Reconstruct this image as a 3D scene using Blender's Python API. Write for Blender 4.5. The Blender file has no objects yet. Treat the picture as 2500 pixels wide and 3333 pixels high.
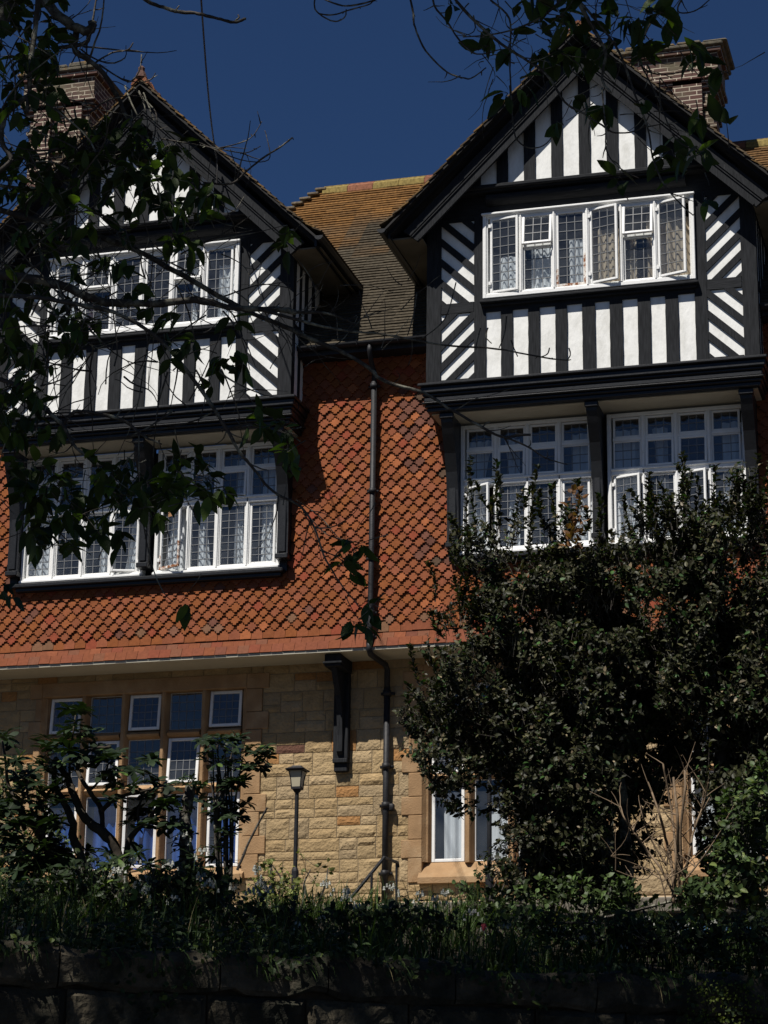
import bpy, math, random
from mathutils import Vector, Matrix, noise
random.seed(7)
R = math.radians
sc = bpy.context.scene
col = sc.collection

# ------------------------------------------------------------------ camera
YAW, PITCH, ROLL, FPX = R(15.95), R(16.94), R(.762), 7400.0
CAM = Vector((0, 0, 1.6))
_f = Vector((-math.sin(YAW)*math.cos(PITCH), math.cos(YAW)*math.cos(PITCH), math.sin(PITCH)))
_r = Vector((math.cos(YAW), math.sin(YAW), 0))
_u = _r.cross(_f)
_r, _u = _r*math.cos(ROLL)+_u*math.sin(ROLL), _u*math.cos(ROLL)-_r*math.sin(ROLL)
cd = bpy.data.cameras.new('camera'); cam = bpy.data.objects.new('camera', cd); col.objects.link(cam)
cd.sensor_fit = 'VERTICAL'; cd.sensor_height = 24; cd.lens = FPX/3333*24
cd.clip_start = .1; cd.clip_end = 3000
M3 = Matrix((_r, _u, -_f)).transposed()
cam.matrix_world = Matrix.Translation(CAM) @ M3.to_4x4()
sc.camera = cam
sc.render.resolution_x = 768; sc.render.resolution_y = 1024

# ------------------------------------------------------------------ sky and sun
SUN = Vector((.42, 1.0, -1.80)).normalized()          # direction the light travels
el = math.asin(-SUN.z); az = math.atan2(-SUN.x, -SUN.y)
w = bpy.data.worlds.new('World'); sc.world = w; w.use_nodes = True
nt = w.node_tree; nt.nodes.clear()
out = nt.nodes.new('ShaderNodeOutputWorld'); bg = nt.nodes.new('ShaderNodeBackground')
sky = nt.nodes.new('ShaderNodeTexSky'); sky.sky_type = 'NISHITA'; sky.sun_disc = False
sky.sun_elevation = el; sky.sun_rotation = az; sky.air_density = 1.0; sky.dust_density = 0.2; sky.ozone_density = 4.0
tint = nt.nodes.new('ShaderNodeMix'); tint.data_type = 'RGBA'; tint.blend_type = 'MULTIPLY'; tint.inputs[0].default_value = 1
tint.inputs[7].default_value = (.29, .41, .585, 1)
nt.links.new(sky.outputs[0], tint.inputs[6]); nt.links.new(tint.outputs[2], bg.inputs[0]); nt.links.new(bg.outputs[0], out.inputs[0])
bg.inputs[1].default_value = .05
sl = bpy.data.lights.new('sun', 'SUN'); sl.energy = 5; sl.angle = R(.5); sl.color = (1, .955, .89)
so = bpy.data.objects.new('sun', sl); col.objects.link(so); so.rotation_euler = SUN.to_track_quat('-Z', 'Y').to_euler()
so.location = (-5, -5, 30)
sc.view_settings.view_transform = 'Standard'; sc.view_settings.look = 'None'
sc.view_settings.exposure = .35; sc.view_settings.gamma = 1
try:
    sc.cycles.max_bounces = 8; sc.cycles.transparent_max_bounces = 12
except Exception: pass

def at(x, y, Y):
    """point of the depth plane Y met by photo position (x, y) on a 1659 x 2212 grid"""
    x *= 1.50693; y *= 1.50693
    d = _f+_r*((x-1250)/FPX)+_u*((1666.5-y)/FPX)
    return CAM+d*((Y-CAM.y)/d.y)

# ------------------------------------------------------------------ helpers
class MB:
    def __init__(s): s.v = []; s.f = []; s.c = []; s.m = []
    def add(s, vs, fs, c=(1, 1, 1), m=0):
        b = len(s.v); s.v.extend(vs)
        for f in fs: s.f.append(tuple(i+b for i in f)); s.c.append(c); s.m.append(m)
    def box(s, x0, x1, y0, y1, z0, z1, c=(1, 1, 1), m=0, bev=0):
        if x0 > x1: x0, x1 = x1, x0
        if y0 > y1: y0, y1 = y1, y0
        if z0 > z1: z0, z1 = z1, z0
        b = min(bev, (x1-x0)*.45, (y1-y0)*.45, (z1-z0)*.45)
        if b <= 0:
            s.add([(x0,y0,z0),(x1,y0,z0),(x1,y1,z0),(x0,y1,z0),(x0,y0,z1),(x1,y0,z1),(x1,y1,z1),(x0,y1,z1)],
                  [(3,2,1,0),(4,5,6,7),(0,1,5,4),(1,2,6,5),(2,3,7,6),(3,0,4,7)], c, m); return
        X, Y, Z = (x0, x1), (y0, y1), (z0, z1); vs = []; idx = {}
        for i in (0, 1):
            for j in (0, 1):
                for k in (0, 1):
                    sx, sy, sz = (1, -1)[i], (1, -1)[j], (1, -1)[k]
                    for a in range(3):
                        p = [X[i]+sx*b, Y[j]+sy*b, Z[k]+sz*b]; p[a] = (X[i], Y[j], Z[k])[a]
                        idx[i, j, k, a] = len(vs); vs.append(tuple(p))
        fs = []
        for a in range(3):
            o = [q for q in range(3) if q != a]
            for e in (0, 1):
                r_ = []
                for (p, q) in ((0, 0), (1, 0), (1, 1), (0, 1)):
                    k = [0, 0, 0]; k[a] = e; k[o[0]] = p; k[o[1]] = q; r_.append(idx[k[0], k[1], k[2], a])
                fs.append(r_)
            for p in (0, 1):
                for q in (0, 1):
                    k = [0, 0, 0]; k[o[0]] = p; k[o[1]] = q; k2 = list(k); k2[a] = 1
                    fs.append([idx[(*k, o[0])], idx[(*k2, o[0])], idx[(*k2, o[1])], idx[(*k, o[1])]])
        for i in (0, 1):
            for j in (0, 1):
                for k in (0, 1): fs.append([idx[i, j, k, 0], idx[i, j, k, 1], idx[i, j, k, 2]])
        cen = Vector(((x0+x1)/2, (y0+y1)/2, (z0+z1)/2)); g = []
        for f in fs:
            p = [Vector(vs[i]) for i in f]; n = (p[1]-p[0]).cross(p[2]-p[0])
            g.append(tuple(f) if n.dot((p[0]+p[1]+p[2])/3-cen) > 0 else tuple(reversed(f)))
        s.add(vs, g, c, m)
    def prism(s, poly, axis, a0, a1, c=(1, 1, 1), m=0):
        """poly: 2D points; axis 'y' -> (x,z) extruded over y, 'x' -> (y,z) over x, 'z' -> (x,y) over z"""
        def mk(p, t): return {'y': (p[0], t, p[1]), 'x': (t, p[0], p[1]), 'z': (p[0], p[1], t)}[axis]
        n = len(poly); A = sum(poly[i][0]*poly[(i+1) % n][1]-poly[(i+1) % n][0]*poly[i][1] for i in range(n))
        if A < 0: poly = poly[::-1]
        if a0 > a1: a0, a1 = a1, a0
        vs = [mk(p, a0) for p in poly]+[mk(p, a1) for p in poly]
        fs = [tuple(range(n)), tuple(range(2*n-1, n-1, -1))]+[(i, i+n, (i+1) % n+n, (i+1) % n) for i in range(n)]
        if axis != 'y': fs = [tuple(reversed(f)) for f in fs]
        s.add(vs, fs, c, m)
    def tube(s, pts, rad, n=6, c=(1, 1, 1), m=0, cap=True):
        pts = [Vector(p) for p in pts]; N = len(pts)
        if N < 2: return
        if not isinstance(rad, (list, tuple)): rad = [rad]*N
        t0 = (pts[1]-pts[0]).normalized(); up = Vector((0, 0, 1)) if abs(t0.z) < .9 else Vector((1, 0, 0))
        a = t0.cross(up).normalized(); vs = []
        for i in range(N):
            t = (pts[min(i+1, N-1)]-pts[max(i-1, 0)])
            if t.length < 1e-9: t = t0
            t.normalize(); a = (a-t*a.dot(t))
            if a.length < 1e-6: a = t.orthogonal()
            a.normalize(); b = t.cross(a)
            for k in range(n):
                an = 2*math.pi*k/n; vs.append(tuple(pts[i]+(a*math.cos(an)+b*math.sin(an))*rad[i]))
        fs = []
        for i in range(N-1):
            for k in range(n):
                k2 = (k+1) % n; fs.append((i*n+k, i*n+k2, (i+1)*n+k2, (i+1)*n+k))
        if cap: fs.append(tuple(range(n-1, -1, -1))); fs.append(tuple((N-1)*n+k for k in range(n)))
        s.add(vs, fs, c, m)

def wloc(o):
    p = Vector(o.location)
    while o.parent: o = o.parent; p += Vector(o.location)
    return p
def build(name, mb, mats, parent=None, label=None, cat=None, group=None, kind=None, smooth=False, base=False):
    me = bpy.data.meshes.new(name)
    n = len(mb.v)
    xs = [v[0] for v in mb.v]; ys = [v[1] for v in mb.v]; zs = [v[2] for v in mb.v]
    c = Vector(((min(xs)+max(xs))/2, (min(ys)+max(ys))/2, min(zs) if (base or parent is None) else (min(zs)+max(zs))/2))
    if kind == 'structure': c = Vector((0, 0, 0))
    me.from_pydata([(v[0]-c.x, v[1]-c.y, v[2]-c.z) for v in mb.v], [], mb.f)
    if not isinstance(mats, (list, tuple)): mats = [mats]
    for m in mats: me.materials.append(m)
    if len(mats) > 1: me.polygons.foreach_set('material_index', mb.m)
    at_ = me.attributes.new('Tone', 'FLOAT_COLOR', 'FACE')
    flat = []
    for q in mb.c: flat.extend((q[0], q[1], q[2], 1))
    at_.data.foreach_set('color', flat)
    if smooth: me.polygons.foreach_set('use_smooth', [True]*len(mb.f))
    me.update()
    o = bpy.data.objects.new(name, me); col.objects.link(o)
    if parent: o.parent = parent; o.location = c-wloc(parent)
    else: o.location = c
    return tag(o, label, cat, group, kind)
def tag(o, label=None, cat=None, group=None, kind=None):
    if label: o['label'] = label
    if cat: o['category'] = cat
    if group: o['group'] = group
    if kind: o['kind'] = kind
    return o
def thing(name, loc, label, cat, group=None):
    o = bpy.data.objects.new(name, None); col.objects.link(o); o.location = loc; o.empty_display_size = .2
    return tag(o, label, cat, group)
def clip(poly, a, b, c):
    """keep the side a*x + b*y <= c"""
    o = []
    for i in range(len(poly)):
        p, q = poly[i], poly[(i+1) % len(poly)]; dp = a*p[0]+b*p[1]-c; dq = a*q[0]+b*q[1]-c
        if dp <= 0: o.append(p)
        if (dp < 0 < dq) or (dq < 0 < dp):
            t = dp/(dp-dq); o.append((p[0]+(q[0]-p[0])*t, p[1]+(q[1]-p[1])*t))
    return o
def rnd(a, b): return random.uniform(a, b)
def smoothline(pts, k=5):
    P = [Vector(p) for p in pts]; o = []
    for i in range(len(P)-1):
        p0, p1, p2, p3 = P[max(i-1, 0)], P[i], P[i+1], P[min(i+2, len(P)-1)]
        for j in range(k):
            t = j/k; o.append(.5*((2*p1)+(p2-p0)*t+(2*p0-5*p1+4*p2-p3)*t*t+(3*p1-p0-3*p2+p3)*t**3))
    o.append(P[-1]); return o

# ------------------------------------------------------------------ materials
def mat(name, base=(.5, .5, .5), rough=.7, attr=False, var=.15, vscale=6., bump=0., bscale=40., spec=.3, stretch=(1, 1, 1), second=None, smask=(.55, .7), sscale=3., translucent=0):
    m = bpy.data.materials.new(name); m.use_nodes = True; t = m.node_tree; N = t.nodes; L = t.links
    b = N['Principled BSDF']; b.inputs['Roughness'].default_value = rough; b.inputs['Specular IOR Level'].default_value = spec
    tc = N.new('ShaderNodeTexCoord'); mp = N.new('ShaderNodeMapping'); mp.inputs['Scale'].default_value = stretch
    L.new(tc.outputs['Object'], mp.inputs[0])
    no = N.new('ShaderNodeTexNoise'); no.inputs['Scale'].default_value = vscale; no.inputs['Detail'].default_value = 6; L.new(mp.outputs[0], no.inputs[0])
    mr = N.new('ShaderNodeMapRange'); mr.inputs[1].default_value = .25; mr.inputs[2].default_value = .75
    mr.inputs[3].default_value = 1-var; mr.inputs[4].default_value = 1+var; L.new(no.outputs[0], mr.inputs[0])
    if attr:
        a = N.new('ShaderNodeAttribute'); a.attribute_name = 'Tone'; src = a.outputs['Color']
        mx0 = N.new('ShaderNodeMix'); mx0.data_type = 'RGBA'; mx0.blend_type = 'MULTIPLY'; mx0.inputs[0].default_value = 1
        L.new(src, mx0.inputs[6]); mx0.inputs[7].default_value = (*base, 1); src = mx0.outputs[2]
    else:
        rg = N.new('ShaderNodeRGB'); rg.outputs[0].default_value = (*base, 1); src = rg.outputs[0]
    if second:
        n2 = N.new('ShaderNodeTexNoise'); n2.inputs['Scale'].default_value = sscale; n2.inputs['Detail'].default_value = 8; n2.inputs['Roughness'].default_value = .65; L.new(mp.outputs[0], n2.inputs[0])
        r2 = N.new('ShaderNodeMapRange'); r2.inputs[1].default_value = smask[0]; r2.inputs[2].default_value = smask[1]; L.new(n2.outputs[0], r2.inputs[0])
        m2 = N.new('ShaderNodeMix'); m2.data_type = 'RGBA'; L.new(r2.outputs[0], m2.inputs[0]); L.new(src, m2.inputs[6]); m2.inputs[7].default_value = (*second, 1); src = m2.outputs[2]
    mx = N.new('ShaderNodeVectorMath'); mx.operation = 'SCALE'; L.new(src, mx.inputs[0]); L.new(mr.outputs[0], mx.inputs['Scale'])
    L.new(mx.outputs[0], b.inputs['Base Color'])
    if bump:
        nb = N.new('ShaderNodeTexNoise'); nb.inputs['Scale'].default_value = bscale; nb.inputs['Detail'].default_value = 8; L.new(mp.outputs[0], nb.inputs[0])
        bp = N.new('ShaderNodeBump'); bp.inputs['Strength'].default_value = 1; bp.inputs['Distance'].default_value = bump; L.new(nb.outputs[0], bp.inputs['Height']); L.new(bp.outputs[0], b.inputs['Normal'])
    if translucent:
        tr = N.new('ShaderNodeBsdfTranslucent'); ms = N.new('ShaderNodeMixShader'); ms.inputs[0].default_value = translucent
        sc_ = N.new('ShaderNodeVectorMath'); sc_.operation = 'MULTIPLY'; sc_.inputs[1].default_value = (1.4, 1.7, .5); L.new(mx.outputs[0], sc_.inputs[0]); L.new(sc_.outputs[0], tr.inputs[0])
        L.new(b.outputs[0], ms.inputs[1]); L.new(tr.outputs[0], ms.inputs[2]); L.new(ms.outputs[0], N['Material Output'].inputs[0])
    m['tree'] = 1
    return m
timber_v = mat('black painted timber', (.021, .0222, .0245), .8, spec=.08, var=.4, vscale=9, stretch=(6, 6, .6), bump=.004, bscale=14, second=(.07, .07, .066), smask=(.64, .8), sscale=6)
timber_h = mat('black painted timber across', (.021, .0222, .0245), .8, spec=.08, var=.4, vscale=9, stretch=(.6, 6, 6), bump=.004, bscale=14, second=(.12, .12, .11), smask=(.66, .78), sscale=6)
gloss_black = mat('black gloss paint', (.012, .013, .015), .42, var=.3, vscale=20, bump=.002, bscale=60, spec=.3, second=(.05, .05, .045), smask=(.66, .8), sscale=8)
plaster = mat('white limewashed plaster', (.80, .80, .77), .85, var=.05, vscale=4, bump=.006, bscale=18, second=(.58, .575, .53), smask=(.49, .8), sscale=5, stretch=(1, 1, .5))
paint = mat('white window paint', (.78, .78, .76), .45, var=.05, vscale=12, bump=.002, bscale=50, second=(.55, .53, .47), smask=(.64, .76), sscale=14)
rust = mat('flaking rusty paint', (.70, .66, .60), .7, var=.2, vscale=20, bump=.004, bscale=40, second=(.22, .075, .02), smask=(.44, .56), sscale=16)
cream = mat('cream soffit board', (.40, .375, .30), .8, var=.06, vscale=2, bump=.003, bscale=10)
tileclay = mat('terracotta tile', (1, 1, 1), .8, attr=True, var=.16, vscale=22, bump=.003, bscale=60, spec=.08)
rooftile = mat('weathered roof tile', (1, 1, 1), .9, attr=True, var=.45, vscale=14, bump=.006, bscale=40, spec=.15, stretch=(1.6, 1, 1))
stone = mat('rock faced sandstone', (.86, .85, .83), .9, attr=True, var=.14, vscale=7, bump=.02, bscale=26, spec=.15)
dressed = mat('dressed brown sandstone', (.30, .185, .095), .85, var=.18, vscale=5, bump=.006, bscale=45, spec=.15, second=(.37, .26, .15), smask=(.5, .75), sscale=2.4)
mortar = mat('sandy mortar', (.26, .20, .125), .95, var=.2, vscale=20, bump=.006, bscale=60)
leadm = mat('lead came', (.15, .155, .16), .5, var=.2, vscale=60, spec=.5)
dark = mat('dim interior', (.035, .035, .037), .9, var=.2)
iron = mat('black cast iron', (.016, .016, .018), .55, var=.4, vscale=18, bump=.003, bscale=50, spec=.25, second=(.07, .07, .066), smask=(.68, .8), sscale=9)
eavem = mat('dark brown eaves board', (.13, .115, .085), .85, var=.3, vscale=3)  # eaves boards in a darker brown than the cream soffits
def fabric(n, c): return mat(n, c, .9, var=.06, vscale=3)
net = fabric('white curtain cloth', (.66, .68, .70)); beige = fabric('beige curtain cloth', (.42, .35, .26)); bluec = fabric('blue blind cloth', (.016, .080, .33)); redc = fabric('dark red curtain cloth', (.25, .03, .04))
def glassmat():
    m = bpy.data.materials.new('old window glass'); m.use_nodes = True; N = m.node_tree.nodes; L = m.node_tree.links; N.remove(N['Principled BSDF'])
    t = N.new('ShaderNodeBsdfTransparent'); t.inputs[0].default_value = (.86, .89, .90, 1); g = N.new('ShaderNodeBsdfGlossy'); g.inputs['Roughness'].default_value = .03
    fr = N.new('ShaderNodeLayerWeight'); fr.inputs[0].default_value = .5; ms = N.new('ShaderNodeMixShader')
    no = N.new('ShaderNodeTexNoise'); no.inputs['Scale'].default_value = 5; tc = N.new('ShaderNodeTexCoord'); L.new(tc.outputs['Object'], no.inputs[0])
    bp = N.new('ShaderNodeBump'); bp.inputs['Strength'].default_value = .5; bp.inputs['Distance'].default_value = .01; L.new(no.outputs[0], bp.inputs['Height']); L.new(bp.outputs[0], g.inputs['Normal'])
    pw = N.new('ShaderNodeMath'); pw.operation = 'POWER'; pw.inputs[1].default_value = 3.5; L.new(fr.outputs['Facing'], pw.inputs[0])
    ml = N.new('ShaderNodeMath'); ml.operation = 'MULTIPLY_ADD'; ml.inputs[1].default_value = .85; ml.inputs[2].default_value = .10; L.new(pw.outputs[0], ml.inputs[0])
    df = N.new('ShaderNodeBsdfDiffuse'); df.inputs[0].default_value = (.62, .66, .68, 1); m0 = N.new('ShaderNodeMixShader'); n3 = N.new('ShaderNodeTexNoise'); n3.inputs['Scale'].default_value = 3; n3.inputs['Detail'].default_value = 6; L.new(tc.outputs['Object'], n3.inputs[0]); r3 = N.new('ShaderNodeMapRange'); r3.inputs[1].default_value = .3; r3.inputs[2].default_value = .75; r3.inputs[3].default_value = .01; r3.inputs[4].default_value = .075; L.new(n3.outputs[0], r3.inputs[0]); L.new(r3.outputs[0], m0.inputs[0]); L.new(t.outputs[0], m0.inputs[1]); L.new(df.outputs[0], m0.inputs[2])
    L.new(ml.outputs[0], ms.inputs[0]); L.new(m0.outputs[0], ms.inputs[1]); L.new(g.outputs[0], ms.inputs[2]); L.new(ms.outputs[0], N['Material Output'].inputs[0]); return m
glass = glassmat()
def brickmat():
    m = bpy.data.materials.new('red chimney brick'); m.use_nodes = True; N = m.node_tree.nodes; L = m.node_tree.links; b = N['Principled BSDF']; b.inputs['Roughness'].default_value = .9
    tc = N.new('ShaderNodeTexCoord'); sp = N.new('ShaderNodeSeparateXYZ'); L.new(tc.outputs['Object'], sp.inputs[0]); ad = N.new('ShaderNodeMath'); L.new(sp.outputs[0], ad.inputs[0]); L.new(sp.outputs[1], ad.inputs[1])
    cb = N.new('ShaderNodeCombineXYZ'); L.new(ad.outputs[0], cb.inputs[0]); L.new(sp.outputs[2], cb.inputs[1])
    br = N.new('ShaderNodeTexBrick'); br.inputs['Color1'].default_value = (.085, .035, .026, 1); br.inputs['Color2'].default_value = (.055, .028, .022, 1); br.inputs['Mortar'].default_value = (.44, .38, .29, 1)
    br.inputs['Scale'].default_value = 1; br.inputs['Brick Width'].default_value = .235; br.inputs['Row Height'].default_value = .078; br.inputs['Mortar Size'].default_value = .009; br.inputs['Mortar Smooth'].default_value = .2
    L.new(cb.outputs[0], br.inputs[0])
    no = N.new('ShaderNodeTexNoise'); no.inputs['Scale'].default_value = 2.2; no.inputs['Detail'].default_value = 7; L.new(tc.outputs['Object'], no.inputs[0])
    mr = N.new('ShaderNodeMapRange'); mr.inputs[1].default_value = .5; mr.inputs[2].default_value = .68; L.new(no.outputs[0], mr.inputs[0])
    mx = N.new('ShaderNodeMix'); mx.data_type = 'RGBA'; L.new(mr.outputs[0], mx.inputs[0]); L.new(br.outputs[0], mx.inputs[6]); mx.inputs[7].default_value = (.10, .085, .05, 1); L.new(mx.outputs[2], b.inputs['Base Color'])
    bp = N.new('ShaderNodeBump'); bp.invert = True; bp.inputs['Distance'].default_value = .01; L.new(br.outputs['Fac'], bp.inputs['Height']); L.new(bp.outputs[0], b.inputs['Normal']); return m
brick = brickmat()
bark = mat('cherry bark', (.045, .038, .032), .85, var=.4, vscale=30, bump=.004, bscale=60, second=(.24, .235, .18), smask=(.5, .66), sscale=10)
cherry = mat('cherry leaf', (1, 1, 1), .55, attr=True, var=.25, vscale=20, bump=.002, bscale=90, spec=.25, translucent=.3)
hollym = mat('glossy evergreen leaf', (1, 1, 1), .48, attr=True, var=.3, vscale=20, spec=.15, translucent=.12)
herb = mat('strap leaf green', (1, 1, 1), .55, attr=True, var=.25, vscale=8, spec=.2, translucent=.2)
soil = mat('dark garden soil', (.035, .027, .018), .95, var=.4, vscale=6, bump=.05, bscale=6)
petal = mat('white flower petal', (1, 1, 1), .6, attr=True, var=.05, translucent=.2)

# ------------------------------------------------------------------ setting
FR, GA, WA, ST = 29.37, 29.20, 30.0, 30.5     # bay front, gable face, tile wall, stone wall
WALLA, WALLB = Vector((-5.67, 12.0)), Vector((-2.13, 14.5))
wd = (WALLB-WALLA).normalized(); wn = Vector((-wd.y, wd.x))
def gz(x, y):
    d = (Vector((x, y))-WALLA).dot(wn); s = (Vector((x, y))-WALLA).dot(wd)
    z = 2.93+.19*max(0, min(d, 4))+.137*max(0, min(d-4, 12.6)) if d > 0 else 2.93
    return min(z, 5.36)+.07*noise.noise((x*.7, y*.7, 0))*min(1, max(0, d)/1.5)
m = MB(); m.add([(-900, -900, 0), (900, -900, 0), (900, 900, 0), (-900, 900, 0)], [(0, 1, 2, 3)])
road = mat('asphalt', (.05, .05, .052), .9, var=.2, vscale=2, bump=.004, bscale=120)
build('road', m, road, kind='structure')
m = MB(); nx, ny = 90, 70
def gpt(i, j):
    s = -9+22*i/nx; d = .12+26*(j/ny)**1.4; p = WALLA+wd*s+wn*d; return (p.x, p.y, gz(p.x, p.y))
m.add([gpt(i, j) for i in range(nx+1) for j in range(ny+1)], [(i*(ny+1)+j, (i+1)*(ny+1)+j, (i+1)*(ny+1)+j+1, i*(ny+1)+j+1) for i in range(nx) for j in range(ny)])
build('garden_bank', m, soil, kind='structure', smooth=True)
pav = mat('pale flagstone', (.16, .14, .11), .9, var=.2, vscale=3, bump=.004, bscale=50)
m = MB(); m.box(-16, 0, 29.0, 30.6, 5.2, 5.40, bev=.02); build('path', m, pav, kind='structure')

# ------------------------------------------------------------------ house
house = thing('timber_framed_house', (-8.8, 31.5, 5.3), 'large half timbered house with black and white gables, red tile hanging and sandstone ground floor', 'house')
BAYS = (-12.18, -5.4375)

# tile hanging ------------------------------------------------------
def tilecol(x, z):
    b = Vector((.192, .062, .0245))*rnd(.88, 1.12); b.z *= rnd(.8, 1.3)
    r_ = random.random()
    k = noise.noise((x*1.1+4, z*.9, 2.2))
    pd = .018
    if -8.35 < x < -7.3 and 10.2 < z < 12.9: pd = .12+1.1*max(0, noise.noise((x*1.6, z*1.1, 5.5))+.12)
    if r_ < pd*.8: b = Vector((.115, .048, .032))*rnd(.8, 1.2)
    elif r_ < pd: b = Vector((.072, .045, .029))*rnd(.8, 1.2)
    elif r_ > .965: b = Vector((.28, .092, .036))
    elif r_ > .90: b = Vector((.20, .048, .024))
    if z < 9.6 and random.random() < .1: b = b*.55+Vector((.05, .045, .03))
    return tuple(b)
m = MB(); P_ = .1705; G_ = .1
def inwin(x, z):
    for c in BAYS:
        if c-2.13 < x < c+2.20 and z > 10.22: return True
    return False
m2 = MB()
for r_ in range(42):
    z0 = 9.34+r_*G_; nxx = int(13.2/P_)
    for i in range(nxx):
        xc = -15.2+i*P_+(P_/2 if r_ % 2 else 0)+rnd(-.004, .004)
        if inwin(xc, z0): continue
        zz = z0+rnd(-.005, .005)-(rnd(.01, .03) if random.random() < .012 else 0); c_ = tilecol(xc, z0); til = rnd(-.007, .006)
        a, b_, c2 = .025, .054, .0835
        poly = [(-a, 0), (a, 0), (a, .029), (b_, .029), (b_, .057), (c2, .057), (c2, .19), (-c2, .19), (-c2, .057), (-b_, .057), (-b_, .029), (-a, .029)]
        if r_ == 0: poly = [(-c2, -.02), (c2, -.02), (c2, .19), (-c2, .19)]
        n = len(poly); yf = lambda z: WA-.060+.23*z+til
        vs = [(xc+p[0], yf(p[1]), zz+p[1]) for p in poly]+[(xc+p[0], yf(p[1])+.024, zz+p[1]) for p in poly]
        if n == 12: fs = [(0, 1, 2, 11), (10, 3, 4, 9), (8, 5, 6, 7), (11, 2, 3, 10), (9, 4, 5, 8)][:3]; fs = [(0, 1, 2, 11), (10, 3, 4, 9), (8, 5, 6, 7)]
        else: fs = [(0, 1, 2, 3)]
        fs += [(i2, i2+n, (i2+1) % n+n, (i2+1) % n) for i2 in range(n)]
        m.add(vs, fs, c_)
# three plain courses kicked out over the soffit
for r_, (zb, yb) in enumerate(((9.255, .075), (9.172, .122), (9.09, .17))):
    for i in range(int(13.2/P_)):
        xc = -15.2+i*P_+(P_/2 if r_ % 2 else 0); c_ = Vector(tilecol(xc, zb)); c_ = c_*.4+Vector((.14, .046, .026))*.66
        y = WA-yb+rnd(-.004, .004); z = zb+rnd(-.004, .004); hw = P_/2-.002
        vs = [(xc-hw, y, z), (xc+hw, y, z), (xc+hw, y+.06, z+.13), (xc-hw, y+.06, z+.13)]
        vs += [(v[0], v[1]+.03, v[2]+.004) for v in vs]
        m.add(vs, [(0, 1, 2, 3), (0, 4, 5, 1), (1, 5, 6, 2), (3, 7, 4, 0)], tuple(c_))
build('tile_hanging', m, tileclay, house)
m = MB(); m.box(-15.3, -2.0, WA-.004, WA+.2, 9.12, 10.2, c=(.12, .05, .035))
for a, b in ((-15.3, BAYS[0]-2.02), (BAYS[0]+2.1, BAYS[1]-2.02), (BAYS[1]+2.1, -2.0)): m.box(a, b, WA-.004, WA+.2, 10.2, 13.7, c=(.12, .05, .035))
build('upper_wall', m, tileclay, house)

# stone wall ------------------------------------------------------
STC = [(.41, .30, .165), (.39, .285, .155), (.43, .32, .185), (.37, .265, .14), (.40, .285, .15), (.36, .27, .16)]
def block(mb, x0, x1, z0, z1, y, rough=.0145, c_=None):
    if x1-x0 < .03 or z1-z0 < .03: return
    g = .006
    if c_ is None:
        r_ = random.random(); c_ = Vector(random.choice(STC))*rnd(.88, 1.1)
        if r_ < .055: c_ = Vector((.36, .19, .075))*rnd(.85, 1.1)
        elif r_ < .085: c_ = Vector((.13, .065, .045))
    nx = max(3, int((x1-x0)/.045)); nz = max(3, int((z1-z0)/.045)); vs = []; sd = rnd(0, 50); bulge = rnd(.4, 1.1)
    for i in range(nx+1):
        for j in range(nz+1):
            u, v = i/nx, j/nz; e = min(u, 1-u)*(x1-x0); f_ = min(v, 1-v)*(z1-z0); k = min(1, min(e, f_)/.03)
            X = x0+g+(x1-x0-2*g)*u; Z = z0+g+(z1-z0-2*g)*v
            n_ = noise.noise((X*7+sd, Z*9, sd))*.9+noise.noise((X*20, Z*24, sd))*.45
            if k < .1: X += .006*noise.noise((X*15, Z*15, 3)); Z += .006*noise.noise((X*15, Z*15, 9))
            yy = y-.004-k*rough*bulge*(.7+1.1*n_)
            vs.append((X, yy, Z))
    N_ = len(vs); ring = []
    fs = [(i*(nz+1)+j, (i+1)*(nz+1)+j, (i+1)*(nz+1)+j+1, i*(nz+1)+j+1) for i in range(nx) for j in range(nz)]
    per = [i*(nz+1) for i in range(nx+1)]+[nx*(nz+1)+j for j in range(1, nz+1)]+[i*(nz+1)+nz for i in range(nx-1, -1, -1)]+[j for j in range(nz-1, 0, -1)]
    for k, p in enumerate(per): ring.append(N_+k)
    vs += [(vs[p][0], y+.02, vs[p][2]) for p in per]
    L_ = len(per); fs += [(per[k], ring[k], ring[(k+1) % L_], per[(k+1) % L_]) for k in range(L_)]
    mb.add(vs, fs, tuple(c_))
def rubble(mb, x0, x1, z0, z1, y):
    z = z0
    while z < z1-.05:
        h = min(random.choice((.24, .27, .30, .33)), z1-z)
        if z1-z-h < .1: h = z1-z
        x = x0-rnd(0, .3)
        while x < x1:
            wdt = rnd(.24, .62); a, b = max(x, x0), min(x+wdt, x1)
            if x1-b < .1: b = x1
            r_ = random.random()
            if r_ < .38 or h < .2: block(mb, a, b, z, z+h, y)
            else:
                k = rnd(.38, .62)*h; block(mb, a, b, z, z+k, y)
                if b-a > .42 and random.random() < .5:
                    q = a+(b-a)*rnd(.35, .65); block(mb, a, q, z+k, z+h, y); block(mb, q, b, z+k, z+h, y)
                else: block(mb, a, b, z+k, z+h, y)
            x = b if b == x1 else x+wdt
            if b == x1: break
        z += h
SZ0, SZ1 = 5.62, 9.10
gaps = [(-14.05, -10.50, 5.98, 8.93), (-8.30, -5.45, 5.86, 8.93), (-4.62, -1.9, 5.86, 8.93)]
m = MB(); x = -15.3
for g in gaps:
    rubble(m, x, g[0], SZ0, SZ1, ST); x = g[1]
    rubble(m, g[0], g[1], SZ0, g[2], ST); 
rubble(m, x, -1.6, SZ0, SZ1, ST)
for g in gaps: rubble(m, g[0], g[1], g[3], SZ1, ST)
build('stone_wall', m, stone, house)
m = MB(); x = -15.3
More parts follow.
